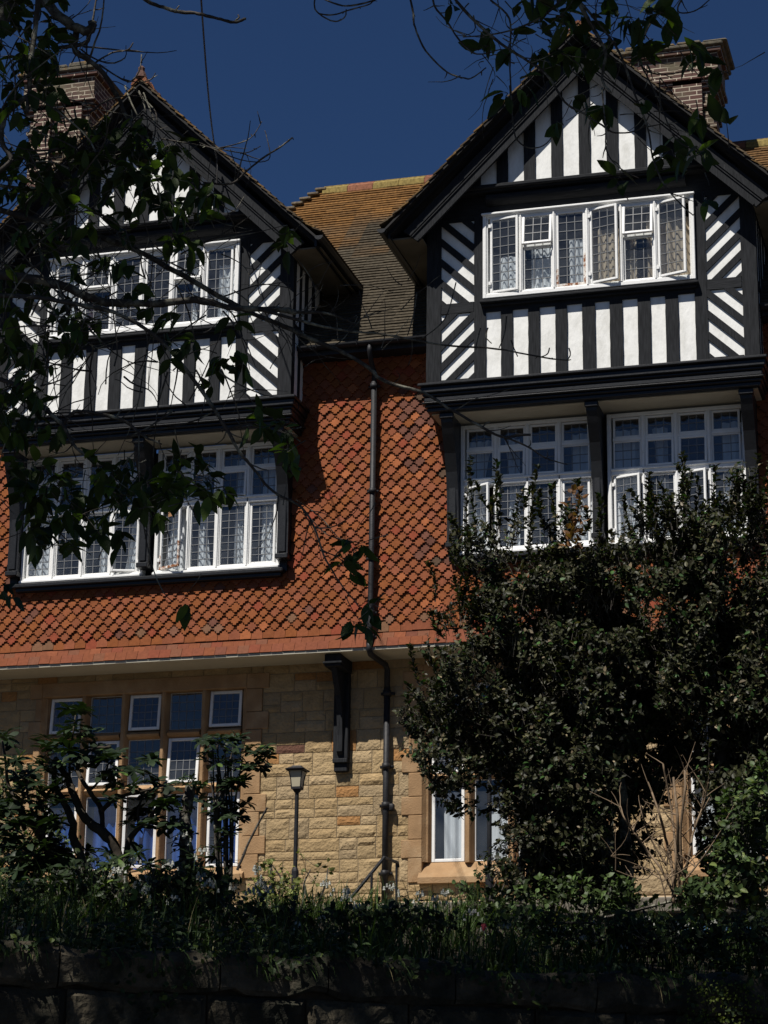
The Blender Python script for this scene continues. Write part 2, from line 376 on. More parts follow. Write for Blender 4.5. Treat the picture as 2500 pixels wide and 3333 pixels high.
for g in gaps:
    m.box(x, g[0]+.03, ST+.004, ST+.4, 5.3, 9.15); m.box(g[0]+.03, g[1]-.03, ST+.004, ST+.4, 5.3, g[2]+.02); m.box(g[0]+.03, g[1]-.03, ST+.004, ST+.4, g[3]-.02, 9.15); x = g[1]-.03
m.box(x, -1.6, ST+.004, ST+.4, 5.3, 9.15)
build('wall_mortar', m, mortar, house)
m = MB()
x = -15.3
while x < -1.7:
    b = min(x+rnd(.7, 1.1), -1.6); m.prism([(ST-.10, 5.38), (ST-.10, 5.50), (ST-.02, 5.60), (ST+.1, 5.60), (ST+.1, 5.38)], 'x', x+.003, b-.003); x = b
build('plinth', m, mat('pale plinth stone', (.42, .31, .19), .85, var=.12, vscale=4, bump=.005, bscale=40), house)

# soffit of the overhang and its bracket
m = MB(); m.box(-15.3, -1.8, WA-.15, ST+.1, 9.045, 9.085); build('soffit', m, cream, house)
m = MB(); m.box(-9.40, -9.16, 29.93, ST-.0, 8.86, 9.043, bev=.01); m.box(-9.42, -9.14, 29.91, 30.06, 8.90, 8.93, bev=.005)
m.box(-9.39, -9.17, ST-.12, ST+.02, 7.62, 8.86, bev=.01); m.box(-9.39, -9.17, ST-.14, ST+.02, 7.56, 7.625, bev=.01); m.box(-9.38, -9.18, ST-.10, ST+.02, 7.44, 7.565, bev=.012)
cur = [(29.98, 8.86), (30.08, 8.70), (30.22, 8.50), (30.30, 8.25), (30.33, 7.95), (30.33, 7.72), (30.39, 7.66)]
m.prism(cur+[(30.42, 7.66), (30.42, 8.86)], 'x', -9.32, -9.24)
build('bracket', m, timber_v, house, label='large black timber bracket under the tiled overhang')

# windows ------------------------------------------------------
def frame(mb, x0, x1, z0, z1, y0, y1, fw, fwb=None, m_=0, bev=.006):
    fwb = fwb or fw
    mb.box(x0, x0+fw, y0, y1, z0, z1, m=m_, bev=bev); mb.box(x1-fw, x1, y0, y1, z0, z1, m=m_, bev=bev)
    mb.box(x0+fw, x1-fw, y0+.001, y1-.001, z0, z0+fwb, m=m_, bev=bev); mb.box(x0+fw, x1-fw, y0+.001, y1-.001, z1-fw, z1, m=m_, bev=bev)
def light(parent, x0, x1, z0, z1, y, nx, nz, fw=.045, ang=0, hinge='L', frm=None, name='casement', label=None, lead=.0095, patch=False):
    """one glazed light: white frame, glass and lead cames; turned on its hinge when open"""
    mb = MB()
    if fw: frame(mb, x0, x1, z0, z1, y-.02, y+.02, fw)
    a, b, c, d = x0+fw, x1-fw, z0+fw, z1-fw
    mb.add([(a, y, c), (b, y, c), (b, y, d), (a, y, d)], [(0, 1, 2, 3)], m=1)
    jit = .004
    for i in range(1, nx):
        X = a+(b-a)*i/nx+rnd(-jit, jit); mb.box(X-lead/2, X+lead/2, y-.006, y+.006, c, d, m=2)
    for j in range(1, nz):
        Z = c+(d-c)*j/nz+rnd(-jit, jit); mb.box(a, b, y-.0075, y+.0075, Z-lead/2, Z+lead/2, m=2)
    if frm is rust:
        mb.box(x0-.002, x1+.002, y-.0225, y+.01, z0-.002, z0+fw+.004, m=4, bev=.004)
        for (p, q) in ((x0-.002, x0+fw-.004), (x1-fw+.004, x1+.002)): mb.box(p, q, y-.0222, y+.01, z0+fw+.004, z0+(z1-z0)*(.24 if p < x0+.1 else .42), m=4, bev=.003)
    if patch: mb.box(a+(b-a)*.33, a+(b-a)*.66, y-.009, y-.0077, d-(d-c)/nz, d-.01, m=3)
    if ang:
        hx = x0 if hinge == 'L' else x1; an = R(ang)*(-1 if hinge == 'L' else 1)
        if hinge == 'T':
            an = R(ang); mb.v = [(v[0], y-.02+(v[1]-y+.02)*math.cos(an)-(z1-v[2])*math.sin(an), z1-(z1-v[2])*math.cos(an)-(v[1]-y+.02)*math.sin(an)) for v in mb.v]
        else:
            mb.v = [(hx+(v[0]-hx)*math.cos(an)-(v[1]-y+.02)*math.sin(an), y-.02+(v[0]-hx)*math.sin(an)+(v[1]-y+.02)*math.cos(an), v[2]) for v in mb.v]
            # hinge knuckles
            for zz in (z0+.12, z1-.15): mb.box(hx-.018, hx+.018, y-.05, y-.02, zz, zz+.05, m=0)
    return build(name, mb, [paint, glass, leadm, tan_, rust], parent, label=label)
tan_ = mat('tan card patch', (.32, .17, .08), .8)
def curtain(parent, x0, x1, z0, z1, y, mt, folds=6, amp=.03, lab=None, side=0):
    mb = MB(); n = folds*6; k = 6; ph = rnd(0, 6); vs = []
    for i in range(n+1):
        for j in range(k+1):
            u = i/n; t = j/k; X = x0+(x1-x0)*u
            if side: X = (x0 if side > 0 else x1)+(X-(x0 if side > 0 else x1))*(1-.35*math.sin(t*math.pi)*(1 if t < .9 else .8))
            vs.append((X, y+amp*math.sin(u*folds*2*math.pi+ph+.5*math.sin(t*2))*(1.1-.3*t)+amp*.4*math.sin(u*folds*4.3), z0+(z1-z0)*t))
    mb.add(vs, [(i*(k+1)+j, (i+1)*(k+1)+j, (i+1)*(k+1)+j+1, i*(k+1)+j+1) for i in range(n) for j in range(k)])
    return build('curtain', mb, mt, parent, label=lab, smooth=True)
def roombox(parent, x0, x1, z0, z1, y0, y1):
    mb = MB()
    v = [(x0, y0, z0), (x1, y0, z0), (x1, y1, z0), (x0, y1, z0), (x0, y0, z1), (x1, y0, z1), (x1, y1, z1), (x0, y1, z1)]
    mb.add(v, [(0, 1, 2, 3), (4, 7, 6, 5), (1, 5, 6, 2), (2, 6, 7, 3), (3, 7, 4, 0)])
    build('room_interior', mb, dark, parent)

def attic_window(cx, right):
    mb = MB(); x0, x1, z0, z1 = cx-1.52, cx+1.52, 13.965, 15.27; y0 = FR-.06
    # outer moulded frame, three steps
    frame(mb, x0, x1, z0, z1, y0, FR+.12, .05, .06); frame(mb, x0+.05, x1-.05, z0+.06, z1-.05, y0+.018, FR+.12, .022, .02)
    mb.box(x0-.015, x1+.015, y0-.035, y0+.01, z1-.03, z1+.004, bev=.008)
    n = 6; W_ = (x1-x0-.144)/n; ax = x0+.072
    for i in range(1, n):
        X = ax+i*W_; mb.box(X-.028, X+.028, y0+.006, FR+.12, z0+.05, z1-.06, bev=.008); mb.box(X-.011, X+.011, y0-.008, y0+.01, z0+.06, z1-.07, bev=.004)
    for i in (1, 4): mb.box(ax+i*W_+.03, ax+(i+1)*W_-.03, y0+.02, FR+.08, 14.70, 14.735, bev=.005)
    win = build('window', mb, paint, house, label='wide white leaded window of six lights in the %s gable' % ('right' if right else 'left'))
    yy = y0+.045
    for i in range(n):
        a, b = ax+i*W_+.03, ax+(i+1)*W_-.03; c, d = z0+.078, z1-.072
        if i in (1, 4):
            light(win, a, b, c, 14.70, yy+.02, 3, 4, fw=.022, name='pane')
            light(win, a-.005, b+.005, 14.715, d, yy-.01, 3, 3 if i == 4 else 3, fw=.038, ang=(9 if right else 6), hinge='T', name='top_sash')
        else:
            ang = {0: 7, 2: 0, 3: 14, 5: 16}[i] if right else {0: 0, 2: 0, 3: 0, 5: 0}[i]
            hg = 'L' if i != 99 else 'R'
            light(win, a, b, c, d, yy, 3, 8 if i != 5 else 7, fw=.036, ang=ang, hinge=hg, frm=rust if (right and i == 2) else None, label='casement with flaking paint and a rusty bottom rail' if (right and i == 2) else None)
    if right:
        curtain(win, ax+.13, ax+.45, z0+.05, z1-.62, yy+.14, net, 3); curtain(win, ax+.60, ax+.92, z0+.05, z1-.5, yy+.16, net, 3); curtain(win, ax+1.15, ax+1.42, z0+.05, z1-.45, yy+.15, net, 3)
        curtain(win, ax+1.50, ax+1.90, z0+.02, z1-.35, yy+.13, beige, 4, lab='beige curtain'); curtain(win, ax+1.95, ax+2.12, z0+.02, z1-.4, yy+.15, beige, 2); curtain(win, ax+2.27, ax+2.38, z0+.02, z1-.2, yy+.13, beige, 1); curtain(win, ax+2.46, ax+2.92, z0+.02, z1-.28, yy+.12, beige, 4)
    else:
        curtain(win, ax+.02, ax+.30, z0+.05, z1-.1, yy+.14, net, 3); curtain(win, ax+.52, ax+.62, z0+.05, z1-.5, yy+.16, redc, 1); curtain(win, ax+2.6, ax+2.86, z0+.05, z1-.3, yy+.15, net, 3); curtain(win, ax+2.18, ax+2.26, z0+.05, z1-.3, yy+.15, net, 1)
    roombox(house, x0+.02, x1-.02, z0, z1, FR+.14, FR+2.2)

def oriel_window(cx, right):
    gx = cx+.03; Y0 = WA-.075
    for u in (0, 1):
        x0, x1 = (gx-2.02, gx-.075) if u == 0 else (gx+.095, gx+2.04)
        z0, z1 = 10.36, 12.29
        mb = MB(); frame(mb, x0, x1, z0, z1, Y0, WA+.06, .055, .075); W_ = (x1-x0-.10)/4; ax = x0+.05
        mb.box(x0+.05, x1-.05, Y0-.012, WA+.06, 11.37, 11.465, bev=.012); mb.box(x0+.05, x1-.05, Y0-.03, Y0, 11.44, 11.47, bev=.006)
        for i in range(1, 4):
            X = ax+i*W_; mb.box(X-.032, X+.032, Y0+.005, WA+.06, z0+.05, z1-.03, bev=.008); mb.box(X-.013, X+.013, Y0-.012, Y0+.01, z0+.06, z1-.06, bev=.004)
        for i in range(4): mb.box(ax+i*W_+.03, ax+(i+1)*W_-.03, Y0+.015, WA+.05, 11.885, 11.93, bev=.005)
        mb.box(x0-.0, x1+.0, Y0-.05, Y0+.005, z0-.01, z0+.03, bev=.008)
        nm = ('left', 'right')[u]; gb = 'right' if right else 'left'
        win = build('window', mb, paint, house, label='white leaded window of four lights, %s half of the bay under the %s gable' % (nm, gb))
        yy = Y0+.035
        for i in range(4):
            a, b = ax+i*W_+.033, ax+(i+1)*W_-.033
            light(win, a, b, 11.93, z1-.06, yy+.01, 3, 2, fw=.03, name='pane')
            if i in (1, 2): light(win, a, b, 11.475, 11.885, yy-.01, 3, 3, fw=.034, ang=4, hinge='T', name='top_sash')
            else: light(win, a, b, 11.475, 11.885, yy+.01, 3, 3, fw=.022, name='pane')
            ang = 0; hg = 'L'; pt = False
            if not right and (u, i) == (0, 3): ang = 14; hg = 'R'
            if not right and (u, i) == (1, 0): ang = 24; hg = 'L'; pt = True
            if right and (u, i) == (0, 0): ang = 26
            if right and (u, i) == (1, 0): ang = 16
            if right and (u, i) == (1, 2): ang = 18
            fixed = not ang and i in (1, 2)
            light(win, a, b, 10.435, 11.365, yy-.005 if ang else yy+.005, 3, 8, fw=.02 if fixed else .034, ang=ang, hinge=hg, name='pane' if fixed else 'casement', patch=pt, frm=rust if pt else None, label='open casement with peeling frame and a card patch in its top pane' if pt else None)
        for (p, q) in ((0, .2), (.30, .42), (.62, .72), (.84, 1)):
            if random.random() < .85: curtain(win, x0+.06+(x1-x0-.12)*p, x0+.06+(x1-x0-.12)*q, z0+.05, z1-.2, yy+.14, net, max(2, int((q-p)*16)), side=random.choice((0, 1, -1)))
    roombox(house, gx-2.0, gx+2.02, 10.36, 12.29, WA+.07, WA+2.5)
    mb = MB(); mb.box(gx-2.10, gx+2.12, WA-.17, WA+.02, 10.27, 10.335, bev=.015); mb.box(gx-2.06, gx+2.08, WA-.13, WA+.02, 10.215, 10.272, bev=.01)
    build('window_sill', mb, gloss_black, house)

def bracket_curve(mb, xa, xb, zfoot, deep=.5):
    c_ = [(FR+.07, 12.33), (FR+.09, 12.20), (FR+.16, 12.05), (FR+.29, 11.80), (FR+.38, 11.55), (FR+.43, 11.30), (FR+.45, 11.0), (FR+.45, zfoot+.08)]
    mb.prism(c_+[(WA-.02, zfoot+.08), (WA-.02, 12.33)], 'x', xa, xb)
    mb.box(xa-.015, xb+.015, FR+.40, WA-.02, zfoot, zfoot+.075, bev=.01); mb.box(xa-.02, xb+.02, FR+.05, FR+.12, 12.25, 12.325, bev=.01)
    mb.box(xa+.03, xb-.03, FR+.425, FR+.46, zfoot+.1, 11.5, bev=.008)

def bay(cx, right):
    nm = 'right' if right else 'left'
    T = FR; D = FR+.03
    def vert(mb, x0, x1, z0, z1, y=T, lim=None):
        w_ = .006; poly = []
        # slightly uneven hand-cut edges
        n = max(2, int((z1-z0)/.12)); sd = rnd(0, 99)
        L_ = [(x0+w_*noise.noise((sd, k*.9, 0)), z0+(z1-z0)*k/n) for k in range(n+1)]; Rr = [(x1+w_*noise.noise((sd+9, k*.9, 0)), z0+(z1-z0)*k/n) for k in range(n+1)]
        poly = L_[::-1]+Rr
        if lim: poly = clip(clip(poly, 1, 1, lim+cx), -1, 1, lim-cx)
        if len(poly) > 2: mb.prism(poly, 'y', y, y+.08)
    fm = MB()
    for s in (-1, 1):
        a, b = sorted((cx+s*2.15, cx+s*2.36)); vert(fm, a, b, 12.72, 15.33)
        a, b = sorted((cx+s*1.49, cx+s*1.66)); vert(fm, a, b, 12.74, 15.3)
    st0 = cx-1.49; w_, s_ = .2185, .1735
    for i in range(7): vert(fm, st0+(i+1)*w_+i*s_+rnd(-.006, .006), st0+(i+1)*(w_+s_)+rnd(-.006, .006), 12.74, 13.79)
    lim = 17.50
    for k in range(-4, 5):
        if abs(k)*.402 > 1.75: continue
        vert(fm, cx+k*.402-.083, cx+k*.402+.083, 15.6, 17.6, GA, lim)
    # chevrons
    cp = MB()
    for s in (-1, 1):
        for (za, zb, dr, off) in ((13.96, 15.22, -1, .037), (12.80, 13.80, 1, .037)):
            sl_ = -.95*dr*(-s)*-1      # slope of the bars
            for k in range(-4, 12):
                zc = za-.318*3+k*.318+off
                xa, xb = (cx+s*1.66, cx+s*2.15) if s > 0 else (cx+s*2.15, cx+s*1.66)
                q = [(xa-.01, 0), (xb+.01, 0), (xb+.01, 0), (xa-.01, 0)]; mid = (xa+xb)/2
                q = [(x_, zc+sl_*(x_-mid)) for x_ in (xa-.01, xb+.01)]+[(x_, zc+.128+sl_*(x_-mid)) for x_ in (xb+.01, xa-.01)]
                q = clip(clip(q, 0, 1, zb), 0, -1, -za)
                if len(q) > 2: cp.prism(q, 'y', T+.004, T+.07)
    fm.v.extend([]); b0 = len(fm.v); fm.v.extend(cp.v); fm.f.extend([tuple(i+b0 for i in f) for f in cp.f]); fm.c.extend(cp.c); fm.m.extend(cp.m)
    # side studs
    for s in (-1, 1):
        X = cx+s*2.36; a, b = (X-.08, X) if s > 0 else (X, X+.08)
        for (y0, y1) in ((T+.082, T+.15), (T+.33, T+.42), (T+.58, T+.72), (T+.92, T+1.05), (T+1.3, T+1.42)):
            fm.box(a, b, y0, y1, 12.60 if y1 < WA else 13.4, 15.2, bev=.004)
        fm.box(a, b, T+.15, T+1.7, 13.82, 13.93); fm.box(a, b, T+.15, WA-.0, 12.58, 12.70)
    build('timber_frame', fm, timber_v, house)
    hm = MB()
    for s in (-1, 1):
        a, b = sorted((cx+s*1.665, cx+s*2.145)); hm.box(a, b, T+.003, T+.08, 13.80, 13.96, bev=.004); hm.box(a, b, T+.003, T+.08, 15.22, 15.46); hm.box(a, b, T+.003, T+.08, 12.72, 12.80)
    hm.box(cx-1.485, cx+1.485, T+.003, T+.08, 13.78, 13.96, bev=.004)
    hm.box(cx-1.56, cx+1.56, T-.10, T+.05, 13.885, 13.93, bev=.012); hm.box(cx-1.535, cx+1.535, T-.05, T+.05, 13.845, 13.886, bev=.01)
    hm.box(cx-2.14, cx+2.14, T-.002, T+.1, 15.30, 15.58)
    hm.box(cx-1.75, cx+1.75, GA-.05, T+.1, 15.60, 15.665, bev=.015); hm.box(cx-2.2, cx+2.2, GA+.01, T+.1, 15.57, 15.60)
    n = 12; pr = [(GA+.155+.125*math.cos(R(100+a*200/n)), 15.49+.085*math.sin(R(100+a*200/n))) for a in range(n+1)]
    hm.prism(pr, 'x', cx-1.46, cx+1.42)
    build('tie_beam', hm, timber_h, house)
    # plaster
    pm = MB(); pm.box(cx-2.33, cx+2.33, T+.03, T+.10, 12.6, 13.9); 
    for s in (-1, 1):
        a, b = sorted((cx+s*1.53, cx+s*2.33)); pm.box(a, b, T+.03, T+.10, 13.9, 15.4)
        X = cx+s*2.345; a, b = sorted((X, X-s*.06)); pm.box(a, b, T+.1, T+1.7, 12.6 if 0 else 12.62, 15.2)
    q = [(cx-2.25, 15.6), (cx+2.25, 15.6), (cx+.2, 17.62), (cx-.2, 17.62)]; pm.prism(clip(clip(q, 1, 1, 17.62+cx), -1, 1, 17.62-cx), 'y', GA+.028, GA+.08)
    build('plaster_panel', pm, plaster, house)
    # jetty beam
    jm = MB()
    for (z0, z1, yo, xo) in ((12.695, 12.745, -.115, 2.465), (12.60, 12.695, -.075, 2.43), (12.555, 12.60, -.045, 2.40), (12.475, 12.555, -.03, 2.385), (12.445, 12.475, -.055, 2.41), (12.40, 12.445, -.02, 2.375), (12.335, 12.40, .005, 2.35)):
        jm.box(cx-xo, cx+xo, T+yo, T+.16, z0+.001, z1-.001, bev=.014)
        for s in (-1, 1): a, b = sorted((cx+s*xo, cx+s*2.2)); jm.box(a, b, T+.161, WA-.01, z0+.001, z1-.001, bev=.01)
    build('jetty_beam', jm, gloss_black, house)
    jm = MB(); jm.box(cx-2.3, cx+2.3, T+.1, WA+.02, 12.325, 12.36); build('soffit', jm, cream, house)
    for xa in (cx-2.16, cx-.075, cx+2.06):
        b = MB(); bracket_curve(b, xa, xa+(.165 if xa != cx-.075 else .15), 10.45); 
        if xa != cx-.075: b.box(xa+.0, xa+.12, WA-.06, WA-.021, 10.3, 12.33)
        build('bracket', b, gloss_black, house)
    attic_window(cx, right); oriel_window(cx, right)
    # gable roof: courses down each slope, running back to the main roof
    rm = MB(); AZ = 17.855; n = 29; G = 4.10/n; YF = 28.83
    for s in (-1, 1):
        for k in range(n):
            d0, d1 = k*G, (k+1)*G+.03
            def P2(d, o):     # distance down slope -> x, z ; slight bellcast at the eaves
                x_ = d*.7071; z_ = AZ-d*.7071+(.10*max(0, (d-3.3)/.8)**2); return (cx+s*(x_+o*.7071), z_+o*.7071)
            yf = YF+rnd(-.012, .012)
            t0, t1 = .012, .034
            q = [P2(d0, t0-.02), P2(d1, t1-.02), P2(d1, t1), P2(d0, t0)]
            if s > 0: q = q[::-1]
            cc = Vector((.075, .055, .034))*rnd(.75, 1.3)
            if random.random() < .35: cc = cc*.5+Vector((.10, .055, .015))
            yb = 34.2 if k < 20 else 33.2 if k < 25 else 32.2
            for (ya, yc) in ((yf, YF+.16), (YF+.162, yb)):
                vs = [(p[0], ya, p[1]) for p in q]+[(p[0], yc, p[1]) for p in q]
                rm.add(vs, [(0, 1, 2, 3), (7, 6, 5, 4), (0, 4, 5, 1), (1, 5, 6, 2), (2, 6, 7, 3), (3, 7, 4, 0)], tuple(cc*(rnd(.8, 1.2) if yc < 30 else 1)))
    rf = build('gable_roof', rm, rooftile, house)
    um = MB()
    for s in (-1, 1):
        q = [(cx+s*.0, AZ-.03), (cx+s*2.80, AZ-2.83+.02), (cx+s*2.80, AZ-2.93+.02), (cx, AZ-.14)]
        um.prism(q, 'y', YF+.13, 33.0)
        q2 = [(cx, AZ-.02), (cx+s*2.86, AZ-2.86), (cx+s*2.86, AZ-2.90), (cx, AZ-.07)]; um.prism(q2, 'y', YF+.02, YF+.129)
    build('roof_boarding', um, mat('dark roof boarding '+nm, (.012, .011, .011), .8), rf)
    # ridge tiles
    rt = MB(); y = YF-.01
    while y < 33.9:
        pts = [(cx-.14, AZ-.07), (cx-.10, AZ+.03), (cx, AZ+.075), (cx+.10, AZ+.03), (cx+.14, AZ-.07), (cx+.11, AZ-.07), (cx, AZ+.04), (cx-.11, AZ-.07)]
        c_ = Vector((.20, .085, .045))*rnd(.6, 1.1); rt.prism(pts, 'y', y, y+.295, tuple(c_)); rt.prism([(cx-.15, AZ-.07), (cx-.105, AZ+.045), (cx, AZ+.09), (cx+.105, AZ+.045), (cx+.15, AZ-.07)], 'y', y+.26, y+.305, tuple(c_)); y += .3
    build('ridge_tile', rt, rooftile, rf)
    if not right:
        fi = MB()
        fi.tube([(cx, YF+.05, AZ+.05), (cx, YF+.05, AZ+.13), (cx, YF+.05, AZ+.17), (cx, YF+.05, AZ+.22), (cx, YF+.05, AZ+.26)], [.10, .07, .05, .055, .02], 8)
        for k in range(4): fi.tube([(cx, YF+.12+k*.10, AZ+.04), (cx, YF+.12+k*.10, AZ+.15), (cx, YF+.15+k*.1, AZ+.18)], [.045, .03, .012], 6)
        build('finial', fi, mat('terracotta finial', (.09, .045, .032), .85, var=.3, bump=.01, bscale=30), rf)
    # barge boards: moulded, mitred at the apex and feet
    for s in (-1, 1):
        bm = MB()
        def bd(top, bot, y0, y1, xo=2.52, xi=None):
            # top/bot: z at x=cx of upper and lower edge
            X1 = xo; q = [(0, top), (X1, top-X1), (X1-(top-bot)*.55, bot-(X1-(top-bot)*.55)), (0, bot)]
            bm.prism([(cx+s*p[0], p[1]) for p in q], 'y', y0, y1)
        bd(17.51, 17.25, 29.03, 29.09, 2.56); bd(17.51, 17.43, 29.005, 29.03, 2.56); bd(17.405, 17.385, 29.012, 29.03, 2.5); bd(17.27, 17.225, 29.01, 29.032, 2.4)
        bd(17.62, 17.50, 29.03, 29.07, 2.62)
        build('barge_board', bm, timber_h if 0 else timber_v, house)
        # eaves soffit and gutter along the side
        X0 = cx+s*2.37; X1 = cx+s*2.86
        em = MB(); a, b = sorted((X0, X1)); em.box(a, b, YF+.25, 31.2, 14.90, 14.925); build('eaves_soffit', em, eavem, house)
        em = MB(); gxx = cx+s*2.90; n = 8; o = [(gxx+.065*math.cos(R(180+180*k/n)), 14.99+.065*math.sin(R(180+180*k/n))) for k in range(n+1)]
        i_ = [(gxx+.055*math.cos(R(180+180*k/n)), 14.99+.055*math.sin(R(180+180*k/n))) for k in range(n, -1, -1)]
        for k in range(n): em.prism([o[k], o[k+1], i_[n-k-1], i_[n-k]], 'y', YF+.03, 31.1)
        em.prism(o, 'y', YF+.005, YF+.03)
        a, b = sorted((cx+s*2.80, cx+s*2.835)); em.box(a, b, YF+.13, 31.1, 14.88, 15.03)
        build('gutter', em, gloss_black, house)
for cx in BAYS: bay(cx, cx > -8)

# main roof ------------------------------------------------------
E0y, E0z, RY, RZ = 29.66, 13.60, 34.0, 18.20
sl_len = math.hypot(RY-E0y, RZ-E0z); ty, tz = (RY-E0y)/sl_len, (RZ-E0z)/sl_len; ny_, nz_ = -tz, ty
m = MB(); n = 62; G = sl_len/n
for k in range(n):
    d0, d1 = k*G, (k+1)*G+.02; t = k/n
    for seg in range(-3, 13):
        xa = -13.0+seg*.9; xb = xa+.9
        zmid = E0z+tz*d0
        hipx = -10.82-(RZ-zmid)*.43/.57
        if xb < hipx: continue
        xa_ = max(xa, hipx)
        x_ = xa_
        while x_ < xb-.01:
            xe = min(x_+.30, xb)
            k1 = noise.noise((x_*.5, k*.06, 1))*.5+.5; lich = max(0, min(1, (t-.52)*3.4+(k1-.5)*1.4+noise.noise((x_*1.6, k*.2, 7))*.6)); lich2 = lich if (x_ < -6) else lich*.7
            cc = Vector((.050, .041, .028)).lerp(Vector((.150, .072, .019)), lich2*.85)*rnd(.8, 1.2)
            j = rnd(-.004, .004)
            def Q(x, d, o): return (x, E0y+ty*d+ny_*o, E0z+tz*d+nz_*o)
            vs = [Q(x_, d0-.0, .012+j), Q(xe, d0, .012+j), Q(xe, d0, .034+j), Q(x_, d0, .034+j), Q(x_, d1, .0), Q(xe, d1, .0), Q(xe, d1, .014), Q(x_, d1, .014)]
            m.add(vs, [(0, 1, 2, 3), (3, 2, 6, 7), (0, 3, 7, 4), (1, 5, 6, 2)], tuple(cc)); x_ = xe
main = build('roof', m, rooftile, house)
m = MB(); m.add([(-15, E0y+.03, E0z-.02), (-.5, E0y+.03, E0z-.02), (-.5, RY, RZ-.02), (-10.82, RY, RZ-.02), (-12.8, RY-2.4, RZ-2.65)], [(0, 1, 2, 3, 4)])
m.add([(-10.84, RY, RZ-.03), (-.5, RY, RZ-.03), (-.5, RY+4, RZ-4), (-13.5, RY+4, RZ-4)], [(0, 1, 2, 3)]); m.add([(-10.84, RY, RZ-.03), (-13.5, RY+4, RZ-4), (-12.8, RY-2.4, RZ-2.65)], [(0, 1, 2)])
build('roof_underlay', m, mat('roof felt', (.02, .018, .016), .9), main)
m = MB()
for k in range(11):
    a = Vector((-10.82, RY, RZ)); b = Vector((-11.9, RY-1.35, RZ-1.45)); p = a.lerp(b, (k+.3)/11)
    m.box(p.x-.13, p.x+.07, p.y-.12, p.y+.12, p.z-.0, p.z+.045, c=(.14, .115, .08), bev=.01)
build('hip_tile', m, rooftile, main)
m = MB(); x = -10.85
while x < -.6:
    c_ = Vector((.20, .085, .05))*rnd(.7, 1.1) if random.random() < .6 else Vector((.20, .15, .05))
    pts = [(RY-.16, RZ-.14), (RY-.14, RZ-.02), (RY-.05, RZ+.045), (RY, RZ+.055), (RY+.05, RZ+.045), (RY+.14, RZ-.04), (RY+.16, RZ-.14)]
    m.prism(pts, 'x', x+.003, x+.445, tuple(c_)); m.tube([(x, RY, RZ+.05), (x+.447, RY, RZ+.05)], .035, 8, tuple(c_*.8)); x += .45
build('ridge_tile', m, rooftile, main)
for (xa, xb) in ((BAYS[0]+2.37, BAYS[1]-2.37), (BAYS[1]+2.37, -1.5)):
    m = MB(); n = 8; gy, gz_ = 29.60, 13.585
    o = [(gy+.06*math.cos(R(180+180*k/n)), gz_+.06*math.sin(R(180+180*k/n))) for k in range(n+1)]; i_ = [(gy+.05*math.cos(R(180+180*k/n)), gz_+.05*math.sin(R(180+180*k/n))) for k in range(n+1)]
    for k in range(n): m.prism([o[k], o[k+1], i_[k+1], i_[k]], 'x', xa, xb)
    m.box(xa, xb, 29.665, 29.69, 13.46, 13.62); m.box(xa, xb, 29.69, WA, 13.46, 13.48)
    x = xa+.3
    while x < xb: m.tube([(x, gy-.068, gz_+.02), (x, gy-.05, gz_-.05), (x, gy, gz_-.072), (x, gy+.07, gz_-.05)], .009, 5); x += .62
    build('gutter', m, iron, house)
# downpipe
m = MB(); px = -8.71; py = 29.90
m.tube([(px, 29.60, 13.53), (px, 29.60, 13.44), (px-.0, 29.70, 13.30), (px, py-.02, 13.18), (px, py-.04, 13.05)], .036, 10)
m.tube([(px, 29.86, 13.05), (px, 29.86, 10.0), (px, 29.84, 9.45), (px, 29.80, 9.12)], .043, 12)
for z in (12.95, 11.35, 10.95-.6, 9.55, 9.2): m.tube([(px, 29.855, z), (px, 29.855, z+.07)], .055, 12); m.box(px-.085, px+.085, 29.87, 29.90, z+.015, z+.05)
m.tube([(px, 29.80, 9.14), (px, 29.805, 9.04), (px+.01, 29.86, 8.985), (px+.05, 30.12, 8.96), (px+.09, 30.34, 8.94), (px+.10, 30.40, 8.88), (px+.10, 30.405, 8.6)], .042, 12)
m.tube([(px+.10, 30.41, 8.62), (px+.10, 30.41, 5.42)], .046, 12)
for z in (8.5, 7.45, 6.9, 5.95): m.tube([(px+.10, 30.405, z), (px+.10, 30.405, z+.08)], .060, 12); m.box(px+.0, px+.20, 30.44, 30.47, z+.02, z+.06)
m.box(px+.15, px+.22, 30.38, 30.46, 6.86, 6.96, bev=.01)
build('downpipe', m, iron, house, smooth=True)

# chimneys ------------------------------------------------------
def chimney(x0, x1, y0, y1, zb, zt, lab):
    mb = MB()
    mb.box(x0, x1, y0, y1, zb, zt-.1)
    n = 3; wx = (x1-x0)
    for k in range(2):      # projecting ribs on the front and side
        a = x0+wx*(.10+.52*k); mb.box(a, a+wx*.28, y0-.09, y0+.01, zb, zt-.55)
        mb.prism([(a-.05, zt-.62), (a+wx*.28+.05, zt-.62), (a+wx*.14, zt-.32)], 'y', y0-.12, y0-.001)
    for (z, o, h) in ((zt-1.50, .05, .07), (zt-1.12, .04, .06), (zt-.80, .05, .075), (zt-.725, .09, .075), (zt-.65, .13, .08), (zt-.55, .10, .34), (zt-.20, .16, .08)):
        mb.box(x0-o, x1+o, y0-o, y1+o, z, z+h-.002)
    b = build('chimney', mb, brick, house, label=lab)
    c = MB(); c.box(x0-.20, x1+.20, y0-.20, y1+.20, zt-.12, zt-.05, bev=.02); x = x0-.15
    while x < x1: c.box(x, x+.4, y0-.16, y1+.16, zt-.051, zt+rnd(-.01, .06), bev=.03); x += .42
    build('chimney_cap', c, mat('lichened chimney cap '+lab[:8], (.085, .075, .055), .95, var=.4, vscale=9, bump=.02, bscale=20, second=(.14, .09, .035), smask=(.55, .65), sscale=5), b)
